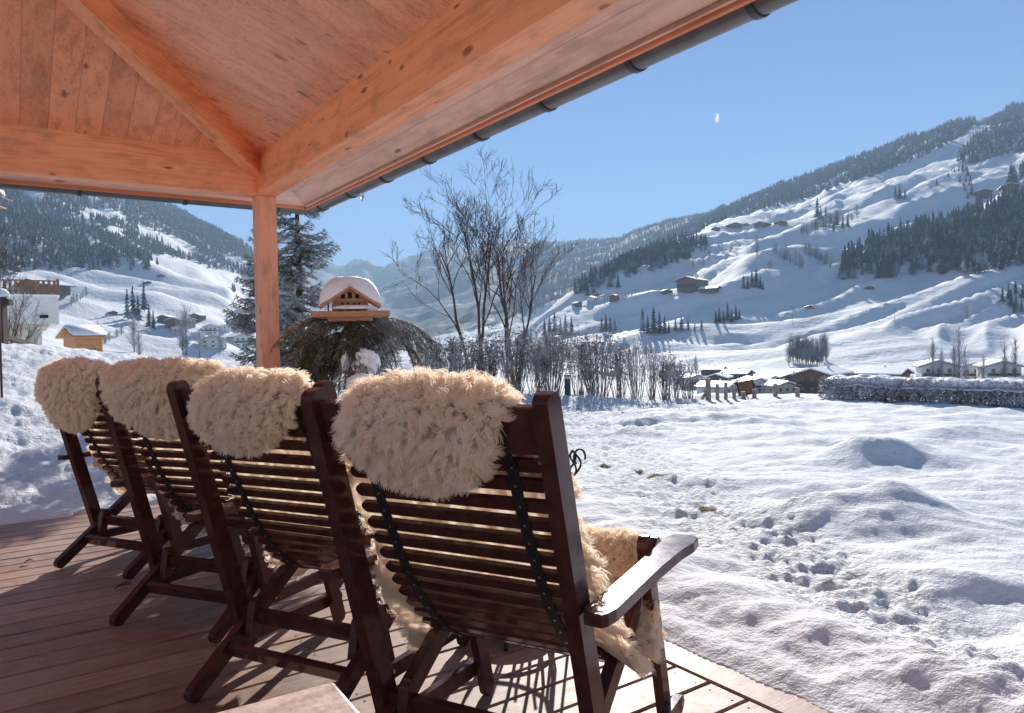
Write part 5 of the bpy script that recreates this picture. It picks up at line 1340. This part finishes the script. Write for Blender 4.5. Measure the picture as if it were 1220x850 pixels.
def draped():
    g = np.random.default_rng(77); o = empty('spruce_twigs', (FX, FY, 0)); tag(o, 'bundle of green spruce branches tied round the feeder pole and hanging like a skirt', 'branches')
    tw = []; segs = []
    for k in range(46):
        a = g.random() * 6.28; L = g.uniform(.45, .95); z0 = FZ - .05 - .30 * g.random()**1.5; outr = g.uniform(.30, .62) if z0 > FZ - .2 else g.uniform(.18, .4); drop = g.uniform(.25, .75)
        if k < 9: a = [0.0, .2, -.25, 3.1, 3.3, 2.9, .1, 2.8, -.1][k]; outr = [.62, .56, .6, .5, .56, .45, .5, .4, .66][k]; drop = [.16, .22, .3, .10, .2, .3, .35, .4, .2][k]; z0 = FZ - .05
        d = np.array([math.cos(a), math.sin(a) * .8, 0]); pts = [np.array([0, 0, z0])]
        for s in range(7):
            q = (s + 1) / 7; pts.append(np.array([0, 0, z0]) + d * outr * q**.8 + np.array([0, 0, .07 * math.sin(q * 2.6) - drop * q**2]) + g.normal(0, .008, 3))
        tw.append((pts, [.007 * (1 - .75 * s / 7) + .0015 for s in range(8)])); segs += [(pts[s], pts[s + 1]) for s in range(1, 7)]
        nb = 15
        for b in range(nb):
            q = .18 + .78 * b / nb; s_ = min(6, int(q * 7)); f = q * 7 - s_; c = pts[s_] * (1 - f) + pts[s_ + 1] * f
            for sg in (-1, 1):
                sdv = np.array([-d[1], d[0], 0]) * sg; bl = .22 * (1.1 - q) * g.uniform(.6, 1.2) + .04
                md = c + (d * .5 + sdv * .55) * bl * .6 + np.array([0, 0, -bl * .25]); e = c + (d * .65 + sdv * .7) * bl + np.array([0, 0, -bl * .95]); segs += [(c, md), (md, e)]; tw.append(([c, md, e], [.0025, .002, .0012]))
    tubes('branches', tw, M['bark'], o, 4)
    V, F = needles_np(segs, g, 170, .022, .0022, .6); link('needles', mesh_np('needles', V, F, M['needle_green']), o)
    snow_lump('snow_clump', (.17, -.31, FZ - .34), .085, .05, .10, 3, o, 5, .9, rough=.40); snow_lump('snow_clump', (.03, -.33, FZ - .33), .03, .03, .055, 6, o, 4, .9, rough=.40)
    snow_lump('snow_clump', (.17, -.42, FZ - .49), .10, .06, .07, 8, o, 4, .9, rough=.40); snow_lump('snow_clump', (-.09, -.40, FZ - .52), .06, .05, .04, 12, o, 4, .9, rough=.40)
draped()

# ------------------------------------------------------------------ lawn edge: bollard, posts, copper panel, hedge
def bollard():
    x, y, z = at_px(675.5, 13.0); o = empty('bollard_lamp', (x, y, z)); tag(o, 'short anthracite bollard lamp standing in the snow between two shrubs', 'lamp')
    bm = bmesh.new(); add_cyl(bm, (0, 0, -.1), (0, 0, .34), .055, 20); bm_obj('body', bm, M['anthracite'], o)
    bm = bmesh.new(); add_cyl(bm, (0, 0, .3405), (0, 0, .385), .048, 20); bm_obj('lamp_glass', bm, M['plaster'], o)
    bm = bmesh.new(); add_cyl(bm, (0, 0, .3855), (0, 0, .41), .057, 20); bm_obj('cap', bm, M['anthracite'], o)
bollard()
# posts: (px, top y, base y, half width px, lean)
for k, (px, ty, by, wpx, ln_) in enumerate([(843, 451, 476, 5.5, 0), (836, 464, 478, 3, .5), (854, 457, 475, 3.6, 0), (864, 456, 475, 3.6, .02), (874, 460, 476, 3.6, -.03), (885, 469, 477, 4.5, 0), (898, 466, 476, 4, 0), (923, 463, 477, 4.4, .02), (949.5, 468, 478, 4.2, 0)]):
    dp = 13.3; x, y, z = at_px(px, dp); h = (by - ty) / FPX * dp + .02; w_ = wpx / FPX * dp / 1.0
    o = plank('fence_post', (x - ln_ * h, y, z - .15), (x + ln_ * h * (1 if k != 1 else 1), y, z + h), (1, 0, 0), w_, w_ * .9, M['greywood'], None, 0, .006, .004)
    tag(o, ['thickest grey timber post, with a leaning one at its left', 'grey post leaning against the thickest one', 'slim grey post next to the thickest one', 'grey post third from the thickest one', 'grey post directly left of the copper panel', 'short grey post at the foot of the copper panel', 'grey post at the right corner of the copper panel', 'grey post standing alone between copper panel and hedge', 'last grey post just left of the snow topped hedge'][k], 'post', 'weathered timber posts at the lawn edge')
def panel():
    x, y, z = at_px(889, 13.55); o = empty('copper_panel', (x, y, z + .08), R_(-18)); tag(o, 'tilted square copper panel glinting in the sun among the timber posts', 'panel')
    a = bmesh.new(); add_box(a, (-.125, -.012, 0), (.125, .0, .27), .004); s = bm_obj('sheet', a, M['copper'], o); s.rotation_euler = (R_(-34), R_(-9), 0)
    a = bmesh.new(); add_box(a, (-.15, .002, -.02), (.15, .03, .29), .004); s = bm_obj('frame', a, M['darkwood'], o); s.rotation_euler = (R_(-34), R_(-9), 0)
    tubes('leg', [([(0, .06, -.2), (0, .10, .16)], [.012, .012])], M['iron'], o, 6)
panel()
def hedge():
    g = np.random.default_rng(31); a = np.array([5.55, 13.15]); b = np.array([11.8, 7.2]); L = np.linalg.norm(b - a); dv = (b - a) / L; nv = np.array([dv[1], -dv[0]]) * -1
    o = empty('clipped_hedge', (a[0], a[1], 0)); tag(o, 'low clipped brown hedge under a thick snow layer, at the right edge of the lawn', 'hedge')
    P = []; n = 9000
    def gzz(p): return float(gz(a[0] + p[0], a[1] + p[1]))
    gr = [gzz(dv * L * t) for t in np.linspace(0, 1, 40)]
    def prof(t): return np.interp(t, np.linspace(0, 1, 40), gr)
    for i in range(n):
        t = g.random(); s = g.normal(0, .16); s = max(-.30, min(.30, s)); h = .34 * g.random()**.8; edge_ = g.random() < .6
        if edge_: s = (.26 + .05 * g.normal()) * (1 if g.random() < .5 else -1)
        p = np.array([*(dv * L * t + nv * s), prof(t) + h]); d = g.normal(0, 1, 3); d[2] = abs(d[2]) * 1.2 + .3; d /= np.linalg.norm(d); l = g.uniform(.04, .12)
        P.append(([p, p + d * l * .5 + g.normal(0, .006, 3), p + d * l], [.005, .004, .0022]))
    for i in range(500):
        t = g.random(); s = g.normal(0, .12); p = np.array([*(dv * L * t + nv * s), prof(t) - .05]); P.append(([p, p + np.array([g.normal() * .04, g.normal() * .04, .36])], [.009, .005]))
    tubes('twigs', P, M['hedgetwig'], o, 3, False)
    # small curled dry leaves and caught snow
    n = 30000; t = g.random(n); s = np.where(g.random(n) < .75, (.29 + .03 * g.normal(0, 1, n)) * np.sign(g.random(n) - .5), g.normal(0, .15, n)); h = .37 * g.random(n)
    c = (dv[None] * (L * t)[:, None] + nv[None] * s[:, None]); cz = np.interp(t, np.linspace(0, 1, 40), gr) + h; c3 = np.concatenate([c, cz[:, None]], 1)
    d1 = g.normal(0, 1, (n, 3)); d1 /= np.linalg.norm(d1, axis=1)[:, None]; d2 = g.normal(0, 1, (n, 3)); d2 -= (d2 * d1).sum(1)[:, None] * d1; d2 /= np.linalg.norm(d2, axis=1)[:, None]
    ll = (.013 + .014 * g.random(n))[:, None]; V = np.stack([c3 - d1 * ll, c3 + d2 * ll * .6, c3 + d1 * ll, c3 - d2 * ll * .6], 1).reshape(-1, 3)
    link('leaves', mesh_np('leaves', V, np.arange(4 * n).reshape(-1, 4), M['hedgetwig']), o)
    # snow layer on top
    na, nb = 420, 22; V = []
    for i in range(na + 1):
        t = i / na; zt_ = prof(t) + .325 + .03 * float(noise(t * 9, 0, 3))
        for j in range(nb + 1):
            v = -1 + 2 * j / nb; wv = .31 + .05 * float(noise(t * 22, v * .5 + 4, 8)) + .03 * float(noise(t * 70, v, 9)); e = max(0, 1 - abs(v)**3)
            endf = min(1, min(t, 1 - t) * 40)**.5
            drop = .05 * abs(v)**6 + .03 * abs(v)**4 * float(noise(t * 60, v, 12))
            zz = zt_ - .02 - drop + (.085 + .035 * float(noise(t * 26, v * 1.5, 10)) + .018 * float(noise(t * 80, v * 4, 11))) * e**.5 * endf
            q = dv * L * t + nv * wv * v; V.append((q[0], q[1], zz))
    F = [(i * (nb + 1) + j, (i + 1) * (nb + 1) + j, (i + 1) * (nb + 1) + j + 1, i * (nb + 1) + j + 1) for i in range(na) for j in range(nb)]
    V2 = [(x, y, z - .03) for x, y, z in V]; n0 = len(V); F2 = [tuple(q + n0 for q in f[::-1]) for f in F]
    R1 = []
    for i in range(na):
        for j, sgn in ((0, 1), (nb, -1)):
            p, q = i * (nb + 1) + j, (i + 1) * (nb + 1) + j; R1.append((p, q, q + n0, p + n0)[::sgn])
    link('snow_layer', mesh_np('snow_layer', V + V2, np.array(F + F2 + R1), M['snow'], True), o)
hedge()

# ------------------------------------------------------------------ left side: neighbour house, hut, posts, birdhouse
def neighbour():
    dp = 42.0; x, y, z = at_px(72, dp); d = ray(72, 386); zt = CAMH + d[2] / d[1] * dp       # underside of the slab
    o = empty('neighbour_house', (x, y, 0), R_(33)); tag(o, 'white raised terrace of the neighbouring house with picket railing and round pillars', 'house')
    k = dp / FPX; zg = z - .5
    box('wall', (-9.0, .3, zt), (0, 9, zt + 33 * k), M['plaster'], o, .02)
    box('cornice', (-9.1, .22, zt + 33 * k), (.06, 9.1, zt + 35 * k), M['snow'], o, .02)
    box('plinth', (-9.0, .32, zt - 3.5 * k), (-.5, 8.5, zt - .003), M['cream'], o, .02)
    for px_ in (-1.25, -2.75, -4.3, -5.9):
        bm = bmesh.new(); add_cyl(bm, (px_, .9, zg - 2), (px_, .9, zt - 7 * k), .27, 20); add_cyl(bm, (px_, .9, zt - 7 * k), (px_, .9, zt - 3.6 * k), .30, 20, .42); bm_obj('pillar', bm, M['stonepillar'], o)
    box('back_wall', (-9, 4.0, zg - 2), (-.8, 8.4, zt - 3.6 * k), M['plaster'], o, .02)
    zr = zt + 35 * k; 
    box('handrail', (-9, .26, zr + 15.5 * k), (.0, .42, zr + 17 * k), M['picket'], o, .01); box('handrail', (-9, .30, zr + 3 * k), (.0, .38, zr + 4.2 * k), M['picket'], o, .01)
    for i in range(28):
        x_ = -.18 - i * .26; box('picket', (x_ - .075, .245, zr + .5 * k), (x_ + .075, .285, zr + 15.3 * k), M['picket'], o, .005)
    box('corner_post', (-.08, .24, zr), (.06, .42, zr + 18.5 * k), M['picket'], o, .01)
    bm = bmesh.new(); add_cyl(bm, (-.9, .12, zt + 8.5 * k), (-.55, .30, zt + 9 * k), .09, 12); bm_obj('spout', bm, M['black'], o)
neighbour()
def hut():
    dp = 27.0; x, y, z = at_px(106, dp); k = dp / FPX; zb = CAMH + ray(106, 422)[2] / ray(106, 422)[1] * dp
    o = empty('timber_hut', (x, y, 0), R_(52)); tag(o, 'little orange timber hut with a snowy roof behind the snowbank', 'hut')
    w_, dpth, h = 30 * k, 1.0, 19 * k; z0 = zb - .5; z1 = zb + 21 * k
    bx_ = lambda n_, lo, hi, m_: box(n_, lo, hi, M[m_], o, .01)
    bx_('wall', (-w_ / 2, 0, z0), (w_ / 2, .06, z1), 'hutwood'); bx_('wall', (-w_ / 2, dpth - .06, z0), (w_ / 2, dpth, z1), 'hutwood'); bx_('wall', (w_ / 2 - .06, .062, z0), (w_ / 2, dpth - .062, z1), 'hutwood'); bx_('wall', (-w_ / 2, .062, z0), (-w_ / 2 + .06, dpth - .062, z1), 'hutwood')
    for xx in (-w_ / 2 - .02, w_ / 2 - .06): bx_('corner_post', (xx, -.03, z0), (xx + .08, .05, z1 + .02), 'hutwood')
    rise = .27
    for s in (0, 1):
        y0, y1 = (-.22, dpth / 2) if s == 0 else (dpth + .22, dpth / 2); za = z1 - .06; zc_ = z1 + rise
        for nm, t0, t1, m_, sh in (('roof', 0, .05, 'hutwood', 0), ('snow_cover', .053, .19, 'snow', .03)):
            bm = bmesh.new(); ov = .17
            vs_ = [bm.verts.new((xx, yy, zz)) for xx in (-w_ / 2 - ov - .02 + sh, w_ / 2 + ov - sh) for yy, zz in ((y0 + (sh if s == 0 else -sh), za + t0), (y1, zc_ + t0), (y1, zc_ + t1), (y0 + (sh if s == 0 else -sh), za + t1))]
            for f in ((0, 1, 2, 3), (7, 6, 5, 4), (0, 4, 5, 1), (1, 5, 6, 2), (2, 6, 7, 3), (3, 7, 4, 0)): bm.faces.new([vs_[i] for i in f])
            bmesh.ops.recalc_face_normals(bm, faces=bm.faces)
            if nm == 'snow_cover': bmesh.ops.bevel(bm, geom=bm.edges[:], offset=.045, segments=3, affect='EDGES')
            bm_obj(nm, bm, M[m_], o, nm == 'snow_cover')
    bm = bmesh.new()
    for xx in (-w_ / 2 + .001, w_ / 2 - .05):
        A = [bm.verts.new((xx, q, r)) for q, r in ((0.01, z1), (dpth - .01, z1), (dpth / 2, z1 + rise - .03))]; B = [bm.verts.new((xx + .049, q, r)) for q, r in ((0.01, z1), (dpth - .01, z1), (dpth / 2, z1 + rise - .03))]
        bm.faces.new(A); bm.faces.new(B[::-1])
        for i in range(3): bm.faces.new((A[(i + 1) % 3], A[i], B[i], B[(i + 1) % 3]))
    bmesh.ops.recalc_face_normals(bm, faces=bm.faces); bm_obj('gable', bm, M['hutwood'], o)
hut()
def hut_wreath():
    g = np.random.default_rng(9); dp = 26.9; x, y, _ = at_px(113, dp); z = CAMH + ray(113, 420)[2] / ray(113, 420)[1] * dp
    o = empty('evergreen_sprig', (x, y - .15, z)); tag(o, 'small dark evergreen bunch in front of the timber hut wall', 'branches')
    segs = []
    for k in range(26):
        d = g.normal(0, 1, 3); d[1] *= .4; d /= np.linalg.norm(d); segs.append((np.zeros(3), d * .22 * (.6 + .5 * g.random())))
    V, F = needles_np(segs, g, 220, .06, .008); link('needles', mesh_np('needles', V, F, M['needle_green']), o); tubes('branches', [([a, b], [.008, .004]) for a, b in segs], M['bark'], o, 4)
hut_wreath()
def leftpost():
    dp = 10.2; x, y, z = at_px(3, dp); zt = CAMH + ray(3, 354)[2] / ray(3, 354)[1] * dp
    o = empty('railing_post', (x, y, 0)); tag(o, 'dark square post with a snow lump on top and a sloping rail, far left', 'post')
    box('post', (-.055, -.055, z - .2), (.055, .055, zt), M['darkwood'], o, .006); box('crossbar', (-.9, -.05, zt - .12), (.14, .05, zt - .03), M['darkwood'], o, .006)
    snow_lump('snow_lump', (-.05, 0, zt + .03), .16, .11, .09, 4, o, 4, .3)
    x2, y2, _ = at_px(52, 11.2); z2 = CAMH + ray(52, 413)[2] / ray(52, 413)[1] * 11.2; z1 = CAMH + ray(2, 402)[2] / ray(2, 402)[1] * dp
    plank('sloping_rail', (.03, .05, z1), (x2 - x, y2 - y, z2 - .03), (0, 0, 1), .07, .05, M['darkwood'], o)
leftpost()
def birdhouse():
    dp = 7.6; x, y, z = at_px(-16, dp); k = dp / FPX; zt = CAMH + ray(6, 246)[2] / ray(6, 246)[1] * dp
    o = empty('bird_house', (x, y, 0), R_(10)); tag(o, 'small snow covered wooden bird house on a tall thin pole at the left edge', 'bird house')
    tubes('pole', [([(.13, 0, z - .2), (.13, 0, zt)], [.012, .010])], M['darkwood'], o, 8)
    box('floor', (-.17, -.14, zt), (.17, .14, zt + .014), M['feeder'], o, .002); box('wall', (-.11, -.09, zt + .0145), (.11, .09, zt + .10), M['feeder'], o, .002)
    for s in (-1, 1):
        bm = bmesh.new(); vs_ = [bm.verts.new((s * a, yy, b + tt)) for yy in (-.15, .15) for a, b in ((0, zt + .15), (.215, zt + .085)) for tt in (0, .012)]
        for f in ((0, 1, 3, 2), (4, 6, 7, 5), (0, 4, 5, 1), (2, 3, 7, 6), (0, 2, 6, 4), (1, 5, 7, 3)): bm.faces.new([vs_[i] for i in f])
        bmesh.ops.recalc_face_normals(bm, faces=bm.faces); bm_obj('roof', bm, M['roofwood'], o)
    snow_lump('snow_cap', (0, 0, zt + .135), .225, .16, .075, 5, o, 4, .25)
    bm = bmesh.new(); add_cyl(bm, (.0, -.0925, zt + .06), (0, -.089, zt + .06), .018, 14); bm_obj('hole', bm, M['black'], o)
birdhouse()
def leftbare(px, dp, H, seed, label, tilt):
    x, y, z = at_px(px, dp); o = empty('bare_tree', (x, y, z)); tag(o, label, 'tree')
    P = branch_tree(seed, (0, 0, 0), H, 1, [(0, 0, tilt, 1.4, 1), (.05, 0, tilt * .3, 1, .9), (-.05, 0, tilt * 1.6, 1.5, .75)], 3, r0=.03); tubes('trunk', [p for p in P if max(p[1]) > .009], M['bark'], o, sides_of); tubes('twigs', [p for p in P if max(p[1]) <= .009], M['twig'], o, sides_of)
leftbare(-30, 13.0, 1.9, 4, 'leafless tree reaching in from the left edge above the picket railing', .30)
leftbare(2, 16.5, 1.7, 9, 'thin leafless tree behind the dark post at the left edge', .22)

# ------------------------------------------------------------------ things on and beside the terrace
def fire_basket():
    x, y = -.02, 2.80; o = empty('fire_basket', (x, y, .002)); tag(o, 'round iron fire basket with upright bars hidden behind the nearest chair', 'fire basket')
    r = .19
    for k in range(18):
        a = k * 2 * PI / 18; c, s = math.cos(a), math.sin(a)
        tubes('bar', [([(c * r * .82, s * r * .82, .06), (c * r, s * r, .16), (c * r * 1.08, s * r * 1.08, .31), (c * r * 1.2, s * r * 1.2, .36)], [.006] * 4)], M['iron'], o, 6)
    for z, q in ((.10, .90), (.30, 1.07)):
        an = np.linspace(0, 2 * PI, 33); tubes('ring', [([(math.cos(a) * r * q, math.sin(a) * r * q, z) for a in an], [.008] * 33)], M['iron'], o, 6)
    bm = bmesh.new(); add_cyl(bm, (0, 0, .058), (0, 0, .066), r * .84, 24); bm_obj('ash_plate', bm, M['iron'], o)
    for k in range(3):
        a = k * 2 * PI / 3 + .4; tubes('leg', [([(math.cos(a) * r * .7, math.sin(a) * r * .7, .06), (math.cos(a) * r * 1.0, math.sin(a) * r * 1.0, 0)], [.009, .008])], M['iron'], o, 6)
fire_basket()
def fire_iron():
    dp = 2.78; d = ray(679, 545); kx = dp / d[1]; x = d[0] * kx; zt = CAMH + d[2] * kx; o = empty('fire_iron', (x, dp, .0), R_(20)); tag(o, 'iron fire poker stand with a twisted cage handle beside the nearest chair', 'fire iron')
    zc_ = zt - .03; P = []
    for k in range(4):
        ph = k * PI / 2; pts = []
        for t in np.linspace(0, 1, 12): q = math.sin(t * PI); pts.append((math.cos(ph + t * 2.2) * .030 * q + .012, math.sin(ph + t * 2.2) * .030 * q, zc_ - .045 + .10 * t))
        P.append((pts, [.0042] * 12))
    tubes('handle', P, M['iron'], o, 6)
    tubes('shaft', [([(-.012, 0, .03), (0, 0, .3), (.012, 0, zc_ - .045)], [.0052, .0052, .0055])], M['iron'], o, 8)
    an = np.linspace(-.4, PI * 1.3, 12); tubes('hook', [([(.012 + .028 + math.cos(a) * .024, 0, zc_ + .028 + math.sin(a) * .030) for a in an], [.0042] * 12)], M['iron'], o, 6)
    bm = bmesh.new(); add_cyl(bm, (-.012, 0, .001), (-.012, 0, .03), .07, 20, .045); bm_obj('foot', bm, M['iron'], o)
fire_iron()
def slab_table():
    # corner of a granite table close to the camera
    c = Vector((-.205, .815, .72)); e1 = Vector((.53, -.85, 0)).normalized(); e2 = Vector((-.88, -.48, 0)).normalized(); e2 = (e2 - e1 * e2.dot(e1)).normalized()
    o = empty('granite_table', (c.x, c.y, 0), math.atan2(e2.y, e2.x)); tag(o, 'pinkish granite table top whose corner shows at the bottom edge of the picture', 'table')
    # local x along e2, local -y or +y along e1
    sgn = 1 if Vector((-e2.y, e2.x, 0)).dot(e1) > 0 else -1
    lo = (0, min(0, sgn * .62), .68); hi = (1.0, max(0, sgn * .62), .72); box('top', lo, hi, M['granite'], o, .004, 2)
    for a in (.08, .92):
        for b in (.08, .54): box('leg', (a - .03, sgn * b - .03, 0.001), (a + .03, sgn * b + .03, .679), M['darkwood'], o, .004)
slab_table()
def leaf(px, py, s, rz, label):
    d = ray(px, py); t = -(CAMH - .004) / d[2]; P = CAM + d * t; g = np.random.default_rng(int(px)); n = 12; V = []; F = []
    for i in range(n + 1):
        u = i / n; w_ = math.sin(u * PI)**.7 * .32 * s * (1 + .2 * math.sin(u * 24)); zc_ = .012 * math.sin(u * 2.5) * s / .05
        V += [(u * s - s / 2, -w_, .004 + zc_ + w_ * .5), (u * s - s / 2, 0, .003 + zc_), (u * s - s / 2, w_, .004 + zc_ + w_ * .4)]
    for i in range(n): F += [(3 * i, 3 * i + 3, 3 * i + 4, 3 * i + 1), (3 * i + 1, 3 * i + 4, 3 * i + 5, 3 * i + 2)]
    me = mesh_np('dry_leaf', V, np.array(F), M['leaf'], True); o = link('dry_leaf', me); o.location = (P[0], P[1], .003); o.rotation_euler = (0, 0, rz)
    md = o.modifiers.new('thick', 'SOLIDIFY'); md.thickness = .0012; tag(o, label, 'leaf')
leaf(35, 671, .05, .3, 'small dry brown leaf lying on the deck at the far left')
leaf(147, 702, .075, .1, 'curled dry brown leaf on the deck between the third and fourth chairs')
def grass():
    g = np.random.default_rng(44); V = []; 
    for (px, py, r, n) in ((720, 556, .06, 150), (785, 572, .12, 420), (760, 566, .05, 120), (843, 608, .06, 120)):
        d = ray(px, py); t = -CAMH / d[2]; c = (CAM + d * t)[:2]
        for i in range(n):
            p = c + g.normal(0, r * .5, 2); z = float(gz(p[0], p[1])); a = g.random() * 6.28; l = g.uniform(.012, .04); q = np.array([math.cos(a), math.sin(a)]); w2 = np.array([-q[1], q[0]]) * .0016
            V += [(p[0] - w2[0], p[1] - w2[1], z - .004), (p[0] + w2[0], p[1] + w2[1], z - .004), (p[0] + q[0] * l, p[1] + q[1] * l, z + l * g.uniform(.2, .8))]
    m_ = plain_noise('dead grass', (.12, .09, .03), (.32, .25, .11), 30); tag(link('grass', mesh_np('grass', V, np.arange(len(V)).reshape(-1, 3), m_)), kind='stuff')
grass()
